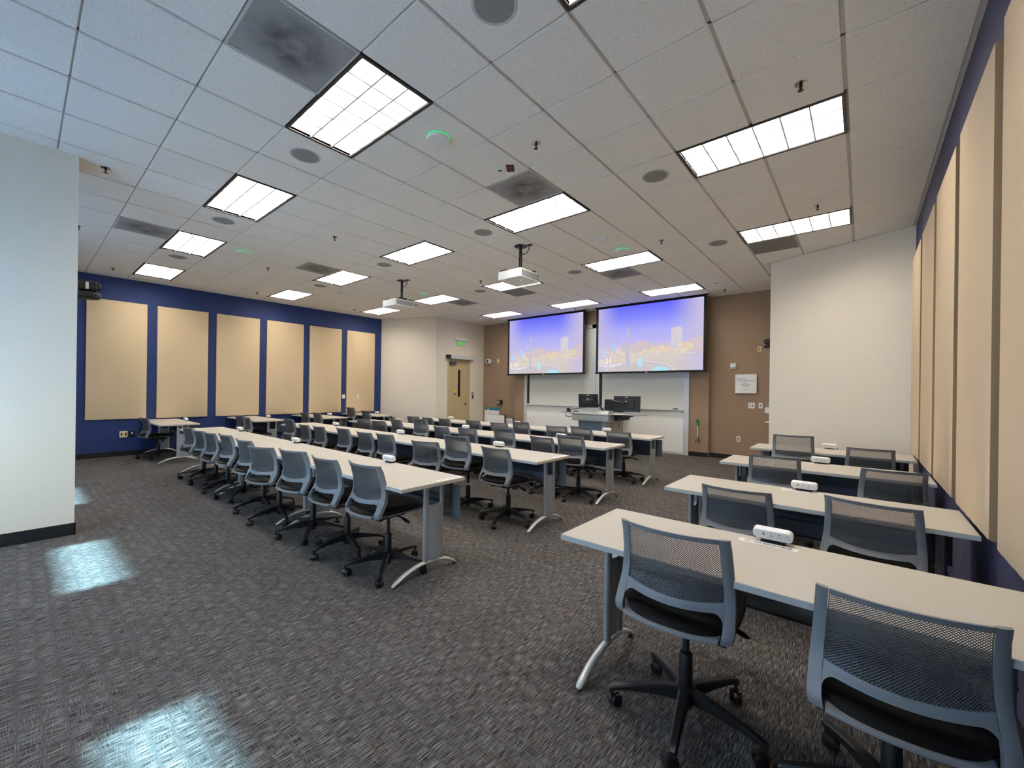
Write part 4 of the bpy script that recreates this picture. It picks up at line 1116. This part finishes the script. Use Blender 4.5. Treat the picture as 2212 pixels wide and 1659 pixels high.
for s_ in (-1, 1):
    MB().rbox(min(s_ * .47, s_ * 1.0), max(s_ * .47, s_ * 1.0), .28, .80, .945, .960, .03, 'z', 3).build('side_shelf', m_lec2, t)
    MB().tube([(s_ * .45, .45, .83), (s_ * .80, .45, .94)], .010, 6).tube([(s_ * .45, .65, .83), (s_ * .80, .65, .94)], .010, 6).build('shelf_bracket', MT['black'], t)
MB().box(.452, .56, .30, .85, .82, .92).build('side_tray', MT['black'], t, smooth=False)
def monitor(w, h, loc, rz, tilt, base, elbow, label):
    t = thing('monitor', loc, rz, label, 'monitor', 'black monitors on the lectern')
    M = Matrix.Rotation(R(tilt), 4, 'X')
    s = MB().rbox(-w / 2, w / 2, 0, .022, -h / 2, h / 2, .008, 'y', 3, M=M, ch=.004).build('back_shell', MT['black'], t)
    MB().box(-w / 2 + .012, w / 2 - .012, .0215, .0235, -h / 2 + .012, h / 2 - .012, M=M).build('display', MT['dark'], t, smooth=False)
    MB().rbox(-w * .3, w * .3, -.025, 0, -h * .28, h * .25, .03, 'y', 4, M=M, ch=.008).build('rear_housing', MT['dark'], s)
    MB().box(-.025, .025, -.027, -.0245, h * .12, h * .17, M=M).box(-.035, .03, -.0012, 0, h * .40, h * .43, M=M).build('maker_sticker', MT['paper'], s, smooth=False)
    inv = Vector(loc)
    def L_(p): v = Vector(p) - inv; v.rotate(Matrix.Rotation(-rz, 3, 'Z')); return v
    b_, e_ = L_(base), L_(elbow)
    MB().tube([(0, -.03, 0), (0, -.06, 0), e_], [.022, .022, .022], 8).build('upper_arm', MT['black'], t)
    MB().tube([e_, b_ + Vector((0, 0, .03)), b_], [.018, .018, .022], 8).build('lower_arm', MT['black'], t)
    MB().lathe([(.04, 0), (.04, .012), (.02, .02)], 16, Matrix.Translation(b_)).build('clamp', MT['black'], t)
    return t
monitor(.50, .31, (-1.06, 8.28, 1.245), R(2), 6, (-.70, 8.30, 1.035), (-.86, 8.18, 1.27), 'black monitor on the left of the lectern, seen from behind')
monitor(.64, .345, (-.22, 8.50, 1.195), R(-3), -2, (-.60, 8.36, 1.035), (-.45, 8.30, 1.26), 'larger black monitor on the right of the lectern, seen from behind')
t = thing('document_camera', (-1.55, 8.45, .965), 0, 'grey document camera folded at the left end of the lectern', 'document camera')
MB().tube([(-.10, -.05, .06), (.05, 0, .09), (.22, .05, .13), (.30, .07, .135)], [.030, .028, .026, .03], 12).build('arm', MT['speaker'], t)
MB().rbox(-.14, -.06, -.10, -.01, -.0, .09, .02, 'z', 4, ch=.005).build('head', MT['black'], t)
MB().rbox(.02, .40, -.05, .2, .0005, .02, .03, 'z', 4).build('base', MT['black'], t)
MB().tube([(-.11, -.06, .03), (-.17, -.08, -.03), (-.16, -.09, -.10), (-.05, -.09, -.12), (.06, -.07, -.08), (.09, -.06, -.06)], .010, 8).build('cable', MT['black'], t)
o = MB().box(-.43, -.14, 8.10, 8.36, .966, .968).build('paper_sheet', MT['paper'], smooth=False); tag(o, 'white paper sheet lying on the right end of the lectern', 'paper')
# presenter chair: dark mesh back
t = thing('presenter_chair', (-1.14, 9.47, 0), R(178), 'black office chair standing behind the lectern', 'chair')
mb = MB().rbox(-.22, .22, -.262, -.235, .72, 1.24, .06, 'y', 6); mb.build('backrest_pad', MT['dark'], t)
mb = MB()
mb.rbox(-.245, -.205, -.275, -.225, .68, 1.26, .018, 'y', 4); mb.rbox(.205, .245, -.275, -.225, .68, 1.26, .018, 'y', 4); mb.rbox(-.245, .245, -.275, -.225, 1.22, 1.262, .018, 'y', 4); mb.rbox(-.245, .245, -.275, -.225, .66, .72, .018, 'y', 4)
mb.build('backrest_frame', MT['black'], t)
MB().box(-.03, .03, -.29, -.262, .44, .95).box(-.03, .03, -.29, .05, .44, .46).build('back_support', MT['black'], t, bevel=.004)
MB().rbox(-.24, .24, -.22, .26, .46, .53, .08, 'z', 6, ch=.02).build('seat', MT['seat'], t)
for s_ in (-1, 1): MB().box(s_ * .27 - .02, s_ * .27 + .02, -.02, .03, .48, .68).box(s_ * .27 - .04, s_ * .27 + .04, -.12, .14, .68, .71).build('armrest', MT['black'], t, bevel=.006)
MB().lathe([(.03, .06), (.03, .14), (.028, .3), (.018, .31), (.018, .45), (.08, .45), (.08, .46)], 16).build('gas_lift', MT['black'], t)
for ch in list(proto_chair.children):
    if base_name(ch) in ('base_leg', 'caster'): dup(ch, t)

# ------------------------------------------------------------------ projectors
def projector(loc, label):
    x, y = loc
    t = thing('projector', (x, y, CH - .002), 0, label, 'projector', 'ceiling mounted projectors')
    z0, z1 = -.575, -.445      # body
    bx0, bx1, by0, by1 = -.16, .28, -.34, .12
    b = MB().rbox(bx0, bx1, by0, by1, z0, z1, .025, 'z', 5, ch=.008).build('body', MT['white'], t)
    mb = MB()
    for k in range(20): yy = by0 + .03 + k * .0205; mb.box(bx1 - .001, bx1 + .002, yy, yy + .013, z0 + .02, z1 - .02)
    mb.build('side_grille', MT['panel'], b, smooth=False)
    MB().lathe([(.045, 0), (.045, .02), (.035, .025), (.0001, .018)], 24, Matrix.Translation((.06, by1, -.51)) @ Matrix.Rotation(R(-90), 4, 'X')).build('lens', MT['dark'], b)
    mb = MB().lathe([(.10, 0), (.10, -.006), (.03, -.012), (.024, -.014)], 24); mb.cyl((0, 0, 0), (0, 0, -.36), .024, n=16); mb.lathe([(.029, -.18), (.029, -.22)], 16)
    mb.build('mounting_pole', MT['black'], t)
    mb = MB().box(-.06, .06, -.10, .08, -.375, -.355)
    for a, c_ in ((-.10, -.26), (.16, -.26), (-.10, .06), (.18, .06)): mb.tube([(0, 0, -.37), (a * .6, c_ * .6, -.40), (a, c_, z1 + .002)], .009, 6)
    mb.box(-.14, -.02, -.30, -.22, z1, z1 + .03); mb.box(.10, .26, .0, .05, z1, z1 + .03)
    mb.build('mount_spider', MT['black'], t)
    MB().tube([(.14, .04, -.002), (.15, .02, -.06), (.12, 0, -.13), (.06, -.01, -.14), (.028, 0, -.10)], .006, 8).build('power_cord', MT['black'], t)
    MB().tube([(.0, 0.03, -.36), (.06, .04, -.39), (.12, .02, -.36), (.17, .0, -.40), (.15, -.03, z1 + .005)], .004, 6).build('signal_cable', MT['black'], t)
    MB().box(.10, .19, .0, .07, -.008, 0).build('cable_plate', MT['bronze'], t, smooth=False)
    MB().box(-.02, .06, .10, .15, -.006, 0).build('data_plate', MT['white'], t, smooth=False)
    return t
projector((-.24, 4.72), 'white ceiling projector on a black pole, the nearer one')
projector((-3.40, 4.80), 'white ceiling projector on a black pole, the farther one')

# ------------------------------------------------------------------ waste bin by the right wall
t = thing('waste_bin', (4.12, 1.28, 0), 0, 'dark waste bin between the nearest right-hand chair and wall', 'bin')
MB().lathe([(.10, .0), (.105, .0), (.125, .36), (.130, .365), (.130, .385), (.120, .385), (.100, .02), (.0001, .02)], 28).build('bucket', MT['black'], t)
MB().lathe([(.131, .33), (.134, .335), (.134, .388), (.118, .39), (.118, .37)], 28).build('liner', MT['fblk'], t)

# ------------------------------------------------------------------ light
w = bpy.data.worlds.new('world'); SC.world = w; w.use_nodes = True
bg = w.node_tree.nodes['Background']; bg.inputs[0].default_value = (.74, .92, 1.0, 1); bg.inputs[1].default_value = 34.0
for a, b in WIN:
    l = bpy.data.lights.new('window_portal', 'AREA'); l.shape = 'RECTANGLE'; l.size = b - a; l.size_y = WZ1 - WZ0
    l.cycles.is_portal = True
    o = bpy.data.objects.new('window_portal', l); COL.objects.link(o); o.location = ((a + b) / 2, YB - .15, (WZ0 + WZ1) / 2); o.rotation_euler = (R(90), 0, 0)
su = bpy.data.lights.new('sun', 'SUN'); su.energy = 48.0; su.angle = R(3.0); su.color = (.42, .82, 1.0)
so = bpy.data.objects.new('sun', su); COL.objects.link(so)
dv = Vector((0, math.cos(R(30.5)), -math.sin(R(30.5)))); so.rotation_euler = dv.to_track_quat('-Z', 'Y').to_euler(); so.location = (0, -6, 5)

vs_ = SC.view_settings
vs_.view_transform = 'Standard'; vs_.look = 'None'; vs_.gamma = 1.0; vs_.use_curve_mapping = False; vs_.exposure = 0.6
SC.cycles.max_bounces = 10; SC.cycles.diffuse_bounces = 6; SC.cycles.transparent_max_bounces = 8
SC.cycles.sample_clamp_indirect = 4.0
